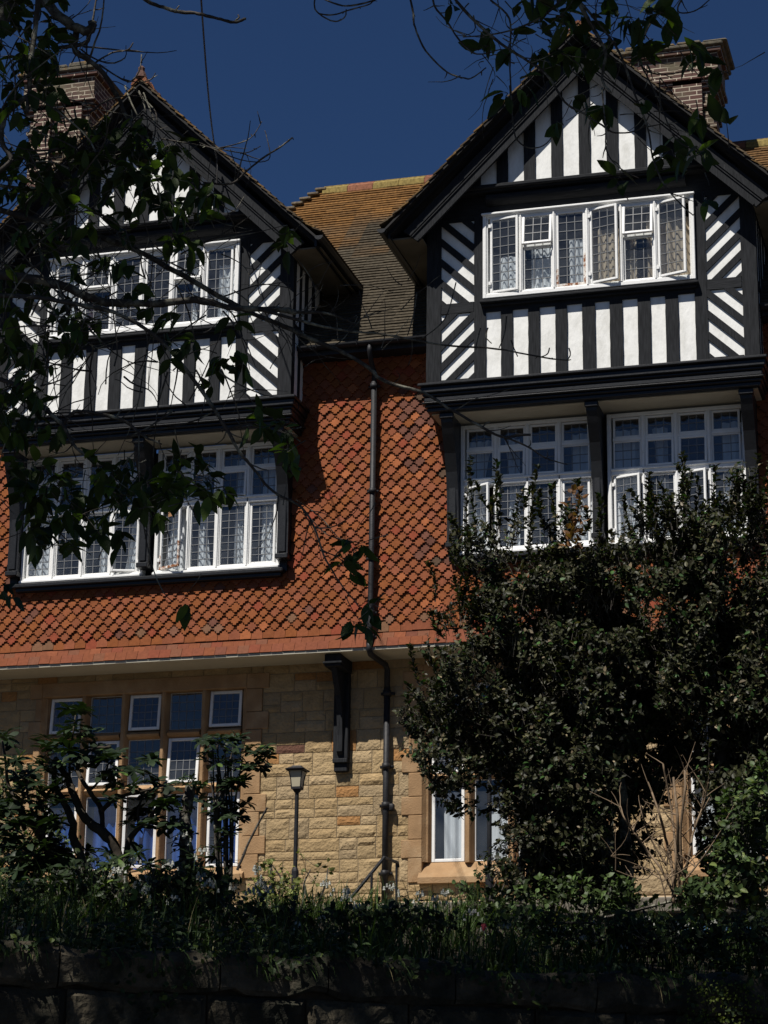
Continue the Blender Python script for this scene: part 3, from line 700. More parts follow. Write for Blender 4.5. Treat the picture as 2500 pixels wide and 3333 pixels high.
chimney(-5.72, -4.06, 33.1, 33.85, 16.0, 19.62, 'stout brick chimney with white pointing behind the right gable')
chimney(-15.0, -13.95, 31.0, 32.9, 15.0, 19.42, 'tall brick chimney behind the left gable')

# ground floor stone windows ------------------------------------------------------
def stone_window(xs, wl, rows, x0, x1, z0, z1, lab, framed, blue, curt, right=False):
    mb = MB(); y0, y1 = ST-.03, ST+.30; gy = ST+.13
    zs = sorted(rows)
    a, b = xs[0], xs[-1]+wl
    def tooth(xa, xb, side):      # toothed jamb stones
        z = z0; k = 0
        while z < z1-.02:
            h = min((.34, .26)[k % 2], z1-z); o = .10 if k % 2 else 0
            if side < 0: mb.box(xa-o, xb, y0, y1, z+.003, z+h-.003, bev=.008)
            else: mb.box(xa, xb+o, y0, y1, z+.003, z+h-.003, bev=.008)
            z += h; k += 1
    tooth(x0, a-.10, -1); tooth(b+.10, x1, 1)
    # splayed inner jambs with a groove
    for s, X in ((-1, a), (1, b)):
        pr = [(X+s*.10, y0+.01), (X+s*.10, y1), (X, y1), (X, gy-.02), (X+s*.03, gy-.06), (X+s*.03, gy-.09), (X+s*.055, y0+.06)]
        mb.prism(pr, 'z', zs[0][0], zs[-1][1]+.0)
    mb.box(a-.1, b+.1, y0+.005, y1, zs[-1][1], z1, bev=.008)
    # sloping sill
    mb.prism([(ST-.10, z0-.02), (ST-.10, z0+.06), (gy-.02, zs[0][0]), (y1, zs[0][0]), (y1, z0-.02)], 'x', a-.14, b+.14)
    for i in range(len(xs)-1):
        xa, xb = xs[i]+wl, xs[i+1]; mm = (xa+xb)/2
        pr = [(xa, gy+.08), (xa, gy-.02), (mm-.035, y0+.045), (mm-.02, y0+.02), (mm+.02, y0+.02), (mm+.035, y0+.045), (xb, gy-.02), (xb, gy+.08)]
        mb.prism(pr, 'z', zs[0][0]-.02, zs[-1][1])
    for i in range(len(zs)-1):
        za, zb = zs[i][1], zs[i+1][0]; mm = (za+zb)/2
        pr = [(gy+.08, za), (gy-.02, za), (y0+.06, mm-.03), (y0+.04, mm), (gy-.02, zb), (gy+.08, zb)]
        for j in range(len(xs)): mb.prism(pr, 'x', xs[j]-.001, xs[j]+wl+.001)
        mb.box(a, b, gy-.02+.04, gy+.08, za+.01, zb-.01)
    win = build('window', mb, dressed, house, label=lab)
    for r_, (za, zb) in enumerate(rows):
        for i, X in enumerate(xs):
            fr_ = framed(r_, i); nz = max(3, round((zb-za)/.155))
            if r_ == 2:
                light(win, X+.005, X+wl-.005, za+.005, zb-.005, gy, 1 if 1 else 3, 1, fw=.045 if fr_ else .012, ang=22 if (fr_ and i == 2 and not right) else 0, hinge='R', name='casement' if fr_ else 'pane', frm=None)
            else: light(win, X+.005, X+wl-.005, za+.005, zb-.005, gy-(.02 if fr_ else 0), 4, nz if r_ else 4, fw=.045 if fr_ else .004, ang=5 if fr_ and not right else 0, hinge='T', name='casement' if fr_ else 'pane')
    for (p, q, mt, zt_) in curt: curtain(win, p, q, zs[0][0]-.02, zt_, gy+.14, mt, max(2, int((q-p)*9)))
    roombox(house, x0+.02, x1-.02, z0-.0, z1, ST+.31, ST+3)
rows = [(8.19, 8.74), (7.39, 8.07), (6.17, 7.25)]
stone_window([-13.85+i*.6275 for i in range(5)], .50, rows, -14.05, -10.50, 5.98, 8.95, 'wide stone mullioned window of five lights and three rows in the sandstone wall',
             lambda r_, i: (r_ == 0 and i in (0, 2, 4)) or (r_ == 1 and i in (1, 3)) or (r_ == 2 and i in (0, 2, 4)), True,
             [(-13.85, -13.40, bluec, 7.1), (-13.15, -12.75, bluec, 7.2), (-12.5, -12.2, bluec, 7.1), (-12.0, -11.45, bluec, 7.15), (-11.2, -10.8, bluec, 7.2)])
rows2 = [(8.19, 8.68), (7.39, 8.02), (6.15, 7.30)]
stone_window([-8.0+i*.62 for i in range(4)], .48, rows2, -8.30, -5.45, 5.86, 8.95, 'stone mullioned window with white curtains behind the left of the evergreen bush', lambda r_, i: i == 0 or r_ == 0, False,
             [(-7.86, -7.5, net, 7.15), (-7.18, -6.88, net, 7.1), (-6.7, -6.3, net, 7.2), (-6.1, -5.6, net, 7.2)], True)
stone_window([-4.36+i*.62 for i in range(3)], .48, rows2, -4.62, -1.9, 5.86, 8.95, 'stone mullioned window half hidden behind the right of the evergreen bush', lambda r_, i: i == 0 or r_ == 0, False,
             [(-4.34, -3.9, net, 7.15), (-3.7, -3.3, net, 7.1)], True)

# ------------------------------------------------------------------ retaining wall
def wpt(s_, o, z):       # along the wall, outward distance towards the street, height
    p = WALLA+wd*s_-wn*o; return (p.x, p.y, z)
wallm = mat('old shade-darkened sandstone walling', (1, 1, 1), .95, attr=True, var=.45, vscale=9, bump=.03, bscale=22, second=(.018, .018, .011), smask=(.42, .6), sscale=4)  # stone colours lowered to carry the deep shade at the foot of the bank
rw = thing('retaining_wall', (*wpt(2, 0, 0)[:2], 0), 'rough dark stone retaining wall along the foot of the flower bank', 'wall')
mb = MB(); z = -.05; zs_ = []
while z < 2.75: zs_.append((z, min(z+.36, 2.76))); z += .36
random.seed(21)
def wblock(mb, sa, sb, za, zb, o0=0., rough=.05):
    nx, nz = max(3, int((sb-sa)/.04)), max(3, int((zb-za)/.04)); vs = []; g = .006; sd = rnd(0, 90)
    for i in range(nx+1):
        for j in range(nz+1):
            u, v = i/nx, j/nz; e = min(min(u, 1-u)*(sb-sa), min(v, 1-v)*(zb-za)); k = min(1, e/.035)
            S = sa+g+(sb-sa-2*g)*u; Z = za+g+(zb-za-2*g)*v
            o = o0+k*(.02+rough*(.5+.8*noise.noise((S*3.5+sd, Z*3.5, sd))+.45*noise.noise((S*13, Z*13, sd))))
            vs.append(wpt(S, o, Z))
    b = len(vs); fs = [(i*(nz+1)+j, (i+1)*(nz+1)+j, (i+1)*(nz+1)+j+1, i*(nz+1)+j+1) for i in range(nx) for j in range(nz)]
    per = [i*(nz+1) for i in range(nx+1)]+[nx*(nz+1)+j for j in range(1, nz+1)]+[i*(nz+1)+nz for i in range(nx-1, -1, -1)]+[j for j in range(nz-1, 0, -1)]
    L_ = len(per)
    for p in per: q = vs[p]; vs.append((q[0]+wn.x*.1, q[1]+wn.y*.1, q[2]))
    fs += [(per[k], b+k, b+(k+1) % L_, per[(k+1) % L_]) for k in range(L_)]
    c_ = Vector((.06, .05, .033))*rnd(.5, 1.3); mb.add(vs, fs, tuple(c_))
for (za, zb) in zs_:
    s_ = -9.+rnd(0, .5)
    while s_ < 12: e_ = s_+rnd(.45, .95); wblock(mb, s_, e_, za, zb); s_ = e_
build('wall_face', mb, wallm, rw, smooth=False)
mb = MB(); s_ = -9
while s_ < 12:
    e_ = s_+rnd(.5, 1.1); h0 = 2.765; h1 = 2.985+rnd(-.045, .035); n = 8; vs = []
    for i in range(n+1):
        S = s_+.005+(e_-s_-.01)*i/n
        for (o, zz) in ((.03, h0), (.055, h0+.03), (.06, h1-.06), (.02, h1), (-.12, h1+.01), (-.40, h1-.02), (-.42, h0)):
            k = .04*noise.noise((S*5, zz*7+o*6, 1))+.02*noise.noise((S*17, zz*17, 5)); vs.append(wpt(S, o+k, zz+k))
    fs = [(i*7+j, (i+1)*7+j, (i+1)*7+(j+1) % 7, i*7+(j+1) % 7) for i in range(n) for j in range(7)]+[tuple(range(6, -1, -1)), tuple(n*7+k for k in range(7))]
    mb.add(vs, fs, tuple(Vector((.06, .05, .034))*rnd(.6, 1.2))); s_ = e_
build('coping', mb, wallm, rw)
mb = MB(); 
for o in (0,): mb.add([wpt(-9, -.02, -.05), wpt(12, -.02, -.05), wpt(12, -.02, 2.8), wpt(-9, -.02, 2.8)], [(0, 1, 2, 3)], (.05, .04, .03))
mb.add([wpt(-9, -.3, 2.74), wpt(12, -.3, 2.74), wpt(12, -.9, 2.74), wpt(-9, -.9, 2.74)], [(0, 1, 2, 3)], (.05, .04, .03))
build('mortar_backing', mb, wallm, rw)

# ------------------------------------------------------------------ plants
def leaf(mb, p, d, n, L, W, c, fold=.25, curl=.2, seg=4, shape='cherry'):
    """a leaf with a midrib, base at p, pointing along d, upper side towards n"""
    d = d.normalized(); n = (n-d*n.dot(d)); n = n.normalized() if n.length > 1e-5 else d.orthogonal().normalized(); s = d.cross(n)
    if shape == 'cherry': prof = [(.0, .0), (.14, .62), (.36, 1.), (.62, .86), (.84, .42), (1., .0)]
    elif shape == 'holly': prof = [(0, 0), (.28, .9), (.62, .95), (1, 0)]
    else: prof = [(0, .0), (.2, .55), (.5, .95), (.75, 1.), (.92, .5), (1, 0)]
    vs = []; K = len(prof)
    for (t, w_) in prof:
        m_ = p+d*(L*t)-n*(curl*L*t*t)
        vs.append(tuple(m_)); e = W*.5*w_; lift = n*(fold*e)
        vs.append(tuple(m_+s*e+lift)); vs.append(tuple(m_-s*e+lift))
    fs = []
    for i in range(K-1):
        a, b = i*3, (i+1)*3
        if i == 0: fs += [(a, b, b+1), (a, b+2, b)]
        elif i == K-2: fs += [(a, b, a+1), (a, a+2, b)]
        else: fs += [(a, b, b+1, a+1), (a, a+2, b+2, b)]
    mb.add(vs, fs, c)
def rv(k=1): return Vector((rnd(-1, 1), rnd(-1, 1), rnd(-1, 1)))*k
def cherrycol():
    r_ = random.random(); c = Vector((.030, .050, .011))*rnd(.6, 1.3)
    if r_ > .86: c = Vector((.07, .11, .016))  # brighter green on some leaves imitates the glow of backlight
    return tuple(c)
def spray(mb, tw, p, dirv, n=4, L=.115):
    """a short spur with drooping leaves on stalks"""
    for k in range(n):
        d = (dirv*.5+rv(.9)+Vector((0, 0, -.45))).normalized(); st = p+(dirv*.3+rv(.7)).normalized()*rnd(.015, .04)
        tw.tube([p, st], [.0018, .0012], 3, cap=False)
        l = L*rnd(.7, 1.2); leaf(mb, st, d, Vector((0, 0, 1))+rv(.7), l, l*rnd(.42, .5), cherrycol(), fold=rnd(.1, .5), curl=rnd(.05, .35))
def twig(tw, p, d, L, r, k=7, bend=.35, up=.0):
    pts = [Vector(p)]; d = Vector(d).normalized(); cv = rv(bend)
    for i in range(k):
        d = (d+cv*.35+rv(.16)+Vector((0, 0, up))).normalized(); pts.append(pts[-1]+d*(L/k))
    rr = [r*(1-.65*i/k) for i in range(k+1)]
    tw.tube(pts, rr, 4, cap=False); return pts
def limb(br, pts, r0, r1, n=7, k=5, knob=.12):
    P = smoothline(pts, k); N_ = len(P)
    P = [p+rv(r0*.15) for p in P]
    br.tube(P, [(r0+(r1-r0)*i/(N_-1))*(1+rnd(-knob, knob)) for i in range(N_)], n); return P
def traced(br, tw, pts, Y, r0, r1, twigs=6, tl=.3, spurs=True):
    """a branch given by photo positions, each at its own depth"""
    n = len(pts); W_ = []
    for i, q in enumerate(pts):
        y = q[2] if len(q) > 2 else (Y if not isinstance(Y, tuple) else Y[0]+(Y[1]-Y[0])*i/(n-1)); W_.append(at(q[0], q[1], y))
    P = limb(br, W_, r0, r1)
    for _ in range(twigs):
        i = random.randrange(1, len(P)-1); d = (P[i+1]-P[i-1]).normalized()
        side = rv(1); side = (side-d*side.dot(d)).normalized()
        twig(tw, P[i], d*.7+side, tl*rnd(.35, 1.1), .0035*rnd(.7, 1.2), up=rnd(-.02, .08))
        if spurs:
            for _ in range(2): j = random.randrange(0, len(P)); tw.tube([P[j], P[j]+rv(.014)], [.0035, .002], 4)
    return P
def cluster(lf, tw, x, y, rad, n, Y, L=.105, jit=.5):
    for _ in range(n if n < 3 else int(n*1.0)):
        a, q = rnd(0, 6.28), math.sqrt(random.random())*rad
        p = at(x+q*math.cos(a), y+q*math.sin(a), Y+rnd(-jit, jit)); d = rv(1); d.z -= .3; d.normalize()
        twig(tw, p-d*rnd(.1, .22), d, .16, .003, 4, .2); spray(lf, tw, p, d, random.choice((3, 4, 5)), L)

# cherry tree on the left: trunk beside the frame, limbs hanging across it
random.seed(3)
YB = 9.4
ct = thing('cherry_tree', (-5.6, 9.0, 0), 'street cherry tree whose drooping branches hang across the left gable', 'tree')
tr = MB(); br = MB(); tw = MB(); lf = MB()
limb(tr, [(-5.6, 9.0, -.1), (-5.58, 9.0, .6), (-5.65, 9.05, 1.6), (-5.5, 9.1, 2.6), (-5.45, 9.15, 3.4)], .24, .19, 14, 5, .04)
fork = Vector((-5.45, 9.15, 3.4))
A0 = at(-60, 585, 9.2); B0 = at(-60, 440, 9.6); C0 = at(60, -60, 9.3); D0 = at(240, -60, 9.8); H0 = at(-60, 800, 9.1); I0 = at(-60, 640, 9.0)
limb(tr, [fork, (-5.35, 9.1, 4.6), (-5.0, 9.15, 5.6), tuple(A0)], .12, .026, 10)
limb(tr, [fork, (-5.6, 9.3, 4.8), (-5.3, 9.5, 6.2), tuple(B0)], .11, .02, 10)
limb(tr, [fork, (-5.7, 9.1, 5.2), (-5.4, 9.2, 7.2), (-4.9, 9.3, 8.1), tuple(C0)], .13, .03, 10)
limb(tr, [(-5.4, 9.2, 7.2), (-4.6, 9.6, 8.8), tuple(D0)], .06, .014, 8)
limb(tr, [fork, (-5.1, 9.0, 4.3), (-4.7, 9.1, 5.0), tuple(H0)], .07, .014, 8)
limb(tr, [fork, (-5.4, 9.0, 4.4), (-4.9, 9.0, 5.3), tuple(I0)], .07, .014, 8)
T = lambda pts, Y, r0, r1, k=6, tl=.3: traced(br, tw, pts, Y, r0, r1, k, tl)
T([(-60, 585), (60, 600), (130, 615), (190, 640), (230, 652), (330, 655), (420, 648), (510, 665), (600, 668), (640, 674)], (9.2, 9.7), .026, .013, 14, .35)
T([(638, 674), (700, 676), (740, 688), (780, 705)], (9.7, 9.8), .008, .004, 5, .16)
T([(560, 668), (640, 690), (700, 706), (760, 716), (830, 722), (955, 745), (1070, 753), (1180, 773), (1228, 778)], (9.6, 9.9), .008, .003, 4, .1)
for a in ([(1054, 708), (1050, 728), (1062, 742)], [(1094, 683), (1090, 720), (1078, 752)], [(1104, 735), (1110, 752), (1118, 770)], [(1187, 751), (1182, 765), (1165, 772)], [(1229, 752), (1232, 765), (1226, 778)], [(1038, 709), (1030, 740), (1028, 755)], [(900, 632), (893, 680), (880, 725)], [(985, 610), (960, 690), (905, 735)]): T(a, 9.85, .0035, .0025, 0)
T([(-60, 440), (60, 470), (160, 495), (240, 520), (310, 548), (400, 598), (515, 663), (600, 698), (680, 735), (735, 758), (795, 793), (830, 823), (915, 848), (980, 888), (1070, 938), (1100, 946)], (9.6, 9.9), .017, .0055, 14, .3)
T([(1095, 945), (1120, 940), (1146, 939)], 9.9, .007, .006, 0); T([(1095, 945), (1140, 965), (1180, 990), (1226, 1003)], 9.9, .005, .003, 2, .08); T([(1040, 925), (1050, 915), (1058, 912)], 9.9, .004, .003, 0)
T([(60, -60), (95, 0), (145, 48), (170, 62), (195, 66), (200, 48)], (9.3, 9.4), .026, .022, 4, .3)
T([(195, 66), (186, 92), (150, 100), (122, 105)], 9.4, .014, .009, 3, .2); T([(196, 66), (203, 30), (209, -15)], 9.4, .006, .004, 1)
T([(165, 65), (162, 110), (185, 125), (225, 160), (245, 195), (258, 215), (275, 255), (300, 290), (338, 330)], (9.4, 9.6), .017, .007, 10, .3)
T([(200, 140), (240, 115), (275, 108), (288, 92)], 9.5, .005, .003, 2, .1); T([(215, 140), (262, 170), (285, 175), (302, 150), (306, 118)], 9.5, .005, .003, 3, .12); T([(262, 170), (300, 178), (325, 172), (336, 158)], 9.5, .0035, .0025, 1, .1)
T([(290, 190), (312, 215), (335, 240), (340, 270)], 9.6, .005, .003, 1); T([(270, 185), (285, 225), (318, 290)], 9.6, .005, .003, 1)
T([(240, -60), (315, 0), (360, 18), (385, 25), (430, 30), (470, 40), (505, 48), (532, 40)], 9.8, .011, .007, 0); T([(505, 48), (516, 38), (514, 32)], 9.8, .005, .004, 0); T([(380, 22), (388, 12)], 9.8, .005, .003, 0)
T([(85, -20), (76, 60), (68, 120), (64, 185), (58, 245)], 9.0, .014, .010, 4, .2)
T([(64, 205), (30, 230), (8, 260), (5, 310), (25, 345), (-20, 380)], 9.0, .015, .011, 6, .25)
T([(-40, 395), (30, 405), (80, 408), (110, 430)], 9.2, .010, .005, 4, .25)
T([(440, 395), (500, 396), (530, 372), (570, 340), (605, 318), (632, 297)], 9.7, .006, .004, 3, .07)
T([(350, 300), (420, 312), (475, 322), (530, 330), (562, 316)], 9.7, .004, .002, 4, .2); T([(470, 320), (515, 310), (545, 295), (566, 262)], 9.7, .003, .002, 2, .1); T([(430, 308), (520, 345), (580, 345), (577, 300), (572, 282)], 9.7, .003, .002, 0)
T([(300, 195), (318, 250), (315, 290)], 9.6, .004, .003, 1); T([(310, 200), (335, 270), (330, 310)], 9.6, .004, .003, 1)
T([(-60, 800), (40, 833), (85, 873), (135, 918), (165, 968), (220, 1008)], (9.1, 9.2), .012, .006, 8, .25)
T([(135, 918), (150, 898), (175, 888), (260, 905), (312, 943), (348, 958)], 9.2, .011, .004, 6, .2); T([(250, 903), (262, 885)], 9.2, .005, .004, 0)
T([(-60, 640), (60, 640), (180, 660), (260, 680), (350, 738), (435, 843), (490, 928), (520, 980), (550, 1014), (590, 1062), (650, 1095), (680, 1140), (700, 1200), (735, 1260), (780, 1315)], (9.0, 9.7), .012, .003, 16, .3)
T([(300, 940), (300, 979), (305, 1094), (325, 1209), (350, 1274), (372, 1299)], 9.3, .004, .002, 3, .12)
T([(650, 1095), (700, 1150), (740, 1165), (775, 1172)], 9.7, .003, .002, 1, .1); T([(640, 1080), (690, 1115), (730, 1160), (770, 1190)], 9.7, .003, .002, 1)
T([(480, 930), (540, 915), (590, 930), (620, 935)], 9.5, .004, .003, 2, .15)
for _ in range(125):      # the tangle of fine dead twigs
    x, y = rnd(0, 520), rnd(330, 900); tt = twig(tw, at(x, y, rnd(9.1, 9.9)), rv(1), rnd(.25, .6), rnd(.003, .0055), 8, .3)
    if random.random() < .5: twig(tw, tt[4], rv(1), rnd(.1, .25), .0025, 5)
for _ in range(70):
    x, y = rnd(-20, 230), rnd(0, 720); tt = twig(tw, at(x, y, rnd(8.9, 9.6)), rv(1), rnd(.3, .7), rnd(.003, .006), 9, .35)
for _ in range(26):
    x, y = rnd(560, 900), rnd(560, 800); twig(tw, at(x, y, rnd(9.6, 9.9)), Vector((rnd(-.6, 1), 0, rnd(0, 1))), rnd(.12, .3), .003, 7, .35)
for (x, y, r_, n) in [(60, 60, 95, 22), (40, 180, 75, 14), (100, 140, 60, 7), (60, 330, 85, 18), (165, 330, 80, 14), (250, 335, 80, 14), (330, 330, 60, 9), (300, 285, 50, 4), (400, 355, 55, 6), (445, 410, 45, 8), (370, 410, 60, 9), (225, 420, 95, 18), (70, 460, 95, 18), (130, 500, 80, 5), (30, 620, 60, 11), (80, 750, 65, 10), (30, 740, 45, 6), (160, 720, 40, 4), (40, 840, 60, 13), (100, 890, 40, 5),
        (370, 730, 48, 6), (470, 800, 30, 3), (515, 770, 20, 2), (240, 590, 40, 4), (300, 640, 40, 4), (180, 680, 45, 5), (20, 900, 40, 6), (40, 1010, 60, 10), (100, 1090, 70, 18), (150, 1140, 50, 9), (60, 1160, 35, 4), (200, 1050, 60, 13), (280, 1050, 60, 14), (345, 1040, 50, 11), (410, 1035, 50, 10), (455, 1050, 32, 5), (335, 1100, 25, 3), (235, 1140, 35, 5),
        (620, 530, 25, 2), (605, 925, 30, 4), (620, 990, 25, 3), (540, 905, 28, 3), (500, 690, 30, 1), (28, 1290, 15, 1), (415, 1300, 15, 1), (765, 1168, 12, 1), (760, 1235, 12, 1), (745, 1210, 6, 1), (765, 1335, 8, 1), (805, 1318, 10, 1), (790, 1345, 10, 1), (745, 1200, 12, 1), (780, 1180, 8, 1), (130, 230, 40, 3), (420, 480, 60, 6), (560, 430, 15, 0)]:
    cluster(lf, tw, x, y, r_, n, YB)
def crown(lf, tw, n, box, L=.125):
    for _ in range(n):
        p = Vector((rnd(*box[0]), rnd(*box[1]), rnd(*box[2])))
        if noise.noise(p*.55) < box[3]: continue
        d = rv(1).normalized(); twig(tw, p-d*.3, d, .4, .006, 3, .2)
        for _ in range(3): spray(lf, tw, p+rv(.25), d, 5, L*1.35)
# the part of the crown above and beside the picture
crown(lf, tw, 2600, ((-9.5, -2.0), (5.0, 11.3), (9.6, 12.8), -.16))
for k in range(16):
    a = Vector((-5.6, 9.2, rnd(5.5, 8))); b = Vector((rnd(-9, -2.6), rnd(6, 11), rnd(9.8, 12))); limb(tr, [a, a.lerp(b, .5)+Vector((0, 0, .5)), b], .07, .012, 6)
build('trunk', tr, bark, ct, smooth=True); build('branch', br, bark, ct, smooth=True); build('twig', tw, bark, ct); build('crown', lf, cherry, ct, smooth=True)

random.seed(5)
ct = thing('cherry_tree', (.9, 9.6, 0), 'street cherry tree reaching leafy twigs down over the right gable from above', 'tree')
tr = MB(); br = MB(); tw = MB(); lf = MB()
limb(tr, [(.9, 9.6, -.1), (.92, 9.6, 1), (.85, 9.6, 2.4), (.8, 9.65, 3.6), (.75, 9.6, 4.6)], .22, .16, 14, 5, .04)
top = Vector((.3, 9.4, 8.2)); limb(tr, [(.75, 9.6, 4.6), (.7, 9.5, 6.3), tuple(top)], .14, .08, 12)
F1 = at(1250, -70, 9.2); F2 = at(960, -80, 9.3); F3 = at(1560, -80, 9.3)
limb(tr, [tuple(top), (-.6, 9.3, 8.6), tuple(F1)], .07, .02, 9); limb(tr, [(-.6, 9.3, 8.6), (-1.6, 9.3, 8.75), tuple(F2)], .045, .014, 8); limb(tr, [tuple(top), (-.3, 9.3, 8.3), tuple(F3)], .04, .012, 8)
T([(960, -80), (890, -30), (893, 30), (897, 60), (920, 110), (965, 155), (1000, 168), (1020, 168), (1050, 146)], 9.3, .006, .003, 2, .06)
T([(960, -80), (935, 0), (965, 45), (995, 90), (1030, 117), (1080, 107)], 9.3, .006, .003, 5, .15)
T([(1250, -70), (1250, 0), (1270, 40), (1292, 80), (1308, 115), (1300, 170), (1320, 200)], 9.2, .013, .005, 8, .2)
T([(960, -80), (985, 0), (1070, 85), (1130, 125), (1180, 160), (1220, 220), (1260, 245), (1300, 270), (1330, 287), (1380, 280), (1405, 245)], 9.3, .008, .003, 9, .18)
T([(1060, 0), (1100, 40), (1102, 105), (1102, 165), (1110, 280), (1125, 310), (1150, 320), (1180, 310), (1210, 270)], 9.3, .005, .0025, 3, .1)
T([(1300, 190), (1308, 275), (1310, 325), (1335, 360), (1380, 385)], 9.2, .004, .0025, 3, .1)
T([(1250, 0), (1330, 100), (1370, 200), (1400, 280), (1410, 340), (1435, 400), (1470, 440), (1497, 465)], 9.2, .006, .0025, 5, .14)
T([(1560, -80), (1480, -10), (1465, 25), (1500, 24), (1532, 0)], 9.3, .005, .0025, 2, .1)
T([(1250, -40), (1180, 30), (1120, 60), (1060, 75), (1000, 80)], 9.3, .006, .003, 6, .18); T([(1560, -80), (1450, 0), (1400, 60), (1380, 130), (1420, 160), (1500, 150)], 9.3, .006, .003, 6, .16)
T([(1380, 130), (1420, 210), (1460, 300), (1520, 330)], 9.3, .004, .0025, 4, .12); T([(880, -40), (830, -10), (790, 6), (740, 12), (690, -5), (680, 0), (684, 25), (720, 46), (744, 38), (748, 20)], 9.4, .005, .003, 2, .05)
T([(690, 30), (720, 32), (760, 20), (800, 8), (808, -10)], 9.4, .004, .003, 1, .05)
for _ in range(45):
    x, y = rnd(960, 1480), rnd(-30, 240); twig(tw, at(x, y, rnd(9.0, 9.6)), Vector((rnd(-1, 1), rnd(-.3, .3), rnd(-1, .3))), rnd(.12, .36), rnd(.0025, .004), 7, .35)
for (x, y, r_, n) in [(1250, 20, 55, 5), (1190, 60, 60, 6), (1130, 100, 40, 3), (1060, 90, 25, 2), (1330, 35, 50, 4), (1400, 60, 35, 2), (1300, 90, 45, 3), (1240, 110, 50, 3), (1285, 190, 30, 1), (1098, 200, 4, 1), (1128, 190, 4, 1), (1310, 240, 15, 1), (1375, 225, 20, 1), (1215, 275, 6, 1), (1450, 290, 12, 1), (1345, 385, 10, 1), (1440, 350, 25, 2), (1500, 330, 25, 2), (1515, 110, 30, 3), (1545, 150, 12, 1), (1570, 262, 5, 1), (1510, 240, 25, 2), (1480, 372, 6, 1), (1525, 428, 6, 1), (1440, 10, 30, 3), (1380, 120, 25, 2), (1170, 5, 40, 3), (980, 0, 20, 1)]:
    cluster(lf, tw, x, y, r_, n, 9.3, .12, .3)
crown(lf, tw, 2200, ((-3.6, 3.6), (4.8, 11.2), (9.3, 12.4), -.16))
for k in range(12):
    a = Vector((.5, 9.5, rnd(6.5, 8.2))); b = Vector((rnd(-2.8, 3), rnd(6, 11), rnd(9.6, 12))); limb(tr, [a, a.lerp(b, .5)+Vector((0, 0, .5)), b], .06, .012, 6)
build('trunk', tr, bark, ct, smooth=True); build('branch', br, bark, ct, smooth=True); build('twig', tw, bark, ct); build('crown', lf, cherry, ct, smooth=True)

# evergreen bush (two stems) in front of the right bay
random.seed(11)
def hcol(dry=.0):
    r_ = random.random()
    if r_ < dry: return tuple(Vector((.15, .12, .075))*rnd(.6, 1.3))
    if r_ < .10+dry: return tuple(Vector((.052, .050, .024))*rnd(.7, 1.2))
    if r_ < .2+dry: return tuple(Vector((.022, .05, .012))*rnd(.7, 1.3))
    return tuple(Vector((.019, .0205, .0085))*rnd(.4, 1.7))
def foliage(lf, tw, ells, Y, dens, L=.043, dry=.04, W=.55, colf=None, depth=.75, per=7):
    for (x, y, rx, ry) in ells:
        n = int(dens*rx*ry/1000)
        for _ in range(n):
            a = rnd(0, 6.28); q = random.random()**.42; c_ = at(x+rx*q*math.cos(a), y+ry*q*math.sin(a), Y)
            dz = math.sqrt(max(0, 1-q*q*.9)); p = c_+Vector((0, -depth*dz*rnd(.55, 1.0) if random.random() < .7 else rnd(-depth, depth)*dz, 0))
            g = noise.noise(p*1.9)
            if g < -.42 or (q > .78 and g < -.05): continue
            if noise.noise(p*4.5) < -.28: continue
            if noise.noise(p*3.0+Vector((9, 0, 0))) < -.04 and depth > .5: p = p+Vector((0, rnd(.5, .9), 0))
            sh = rnd(.45, 1.7)
            d = (p-at(x, y+ry*.4, Y)); d = (d.normalized() if d.length > .01 else rv(1))+rv(.7)+Vector((0, 0, .5)); d.normalize()
            s_ = rnd(.05, .13); e = p+d*s_; tw.tube([p-d*s_, p, e], [.003, .0025, .0012], 3, cap=False)
            for k in range(per):
                t = rnd(-.6, 1); l = L*rnd(.5, 1.45); o = d.cross(rv(1))
                if o.length < 1e-3: continue
                leaf(lf, p+d*(s_*t), d*.5+o.normalized()*.9, d+rv(.5), l, l*W, tuple(sh*q_ for q_ in (hcol(dry) if colf is None else colf())), fold=rnd(.1, .6), curl=rnd(-.1, .4), shape='holly')
def shoot(lf, tw, x, y0, y1, Y, L=.045, lean=0, colf=None):
    a, b = at(x, y0, Y), at(x+lean, y1, Y); P = smoothline([a, a.lerp(b, .5)+rv(.03), b], 8); tw.tube(P, [.006*(1-.7*i/(len(P)-1)) for i in range(len(P))], 4)
    for i, p in enumerate(P):
        if i < 2: continue
        for k in range(5):
            d = Vector((rnd(-1, 1), rnd(-1, 1), rnd(.1, 1.2))); l = L*rnd(.7, 1.3); leaf(lf, p+rv(.01), d, Vector((0, 0, 1))+rv(.4), l, l*.5, colf() if colf else hcol(.05), fold=rnd(.1, .5), curl=rnd(0, .4), shape='holly')
HY = 18.0
hb = thing('evergreen_bush', tuple(at(1240, 1960, HY)), 'tall dark evergreen bush with leggy top shoots in front of the right bay', 'bush')
lf = MB(); tw = MB(); tr = MB()
for pts, r0, r1 in (([(1330, 1990), (1300, 1920), (1250, 1870), (1190, 1810), (1150, 1740), (1120, 1600), (1090, 1400)], .07, .02), ([(1330, 1990), (1320, 1850), (1260, 1700), (1220, 1500), (1180, 1300)], .075, .02), ([(1360, 1990), (1350, 1800), (1330, 1600), (1290, 1400), (1250, 1200)], .06, .015), ([(1120, 1930), (1130, 1850), (1160, 1780), (1190, 1700)], .04, .015), ([(1200, 1700), (1050, 1620), (960, 1540)], .03, .01)):
    limb(tr, [at(x, y, HY+.1) for x, y in pts], r0, r1)
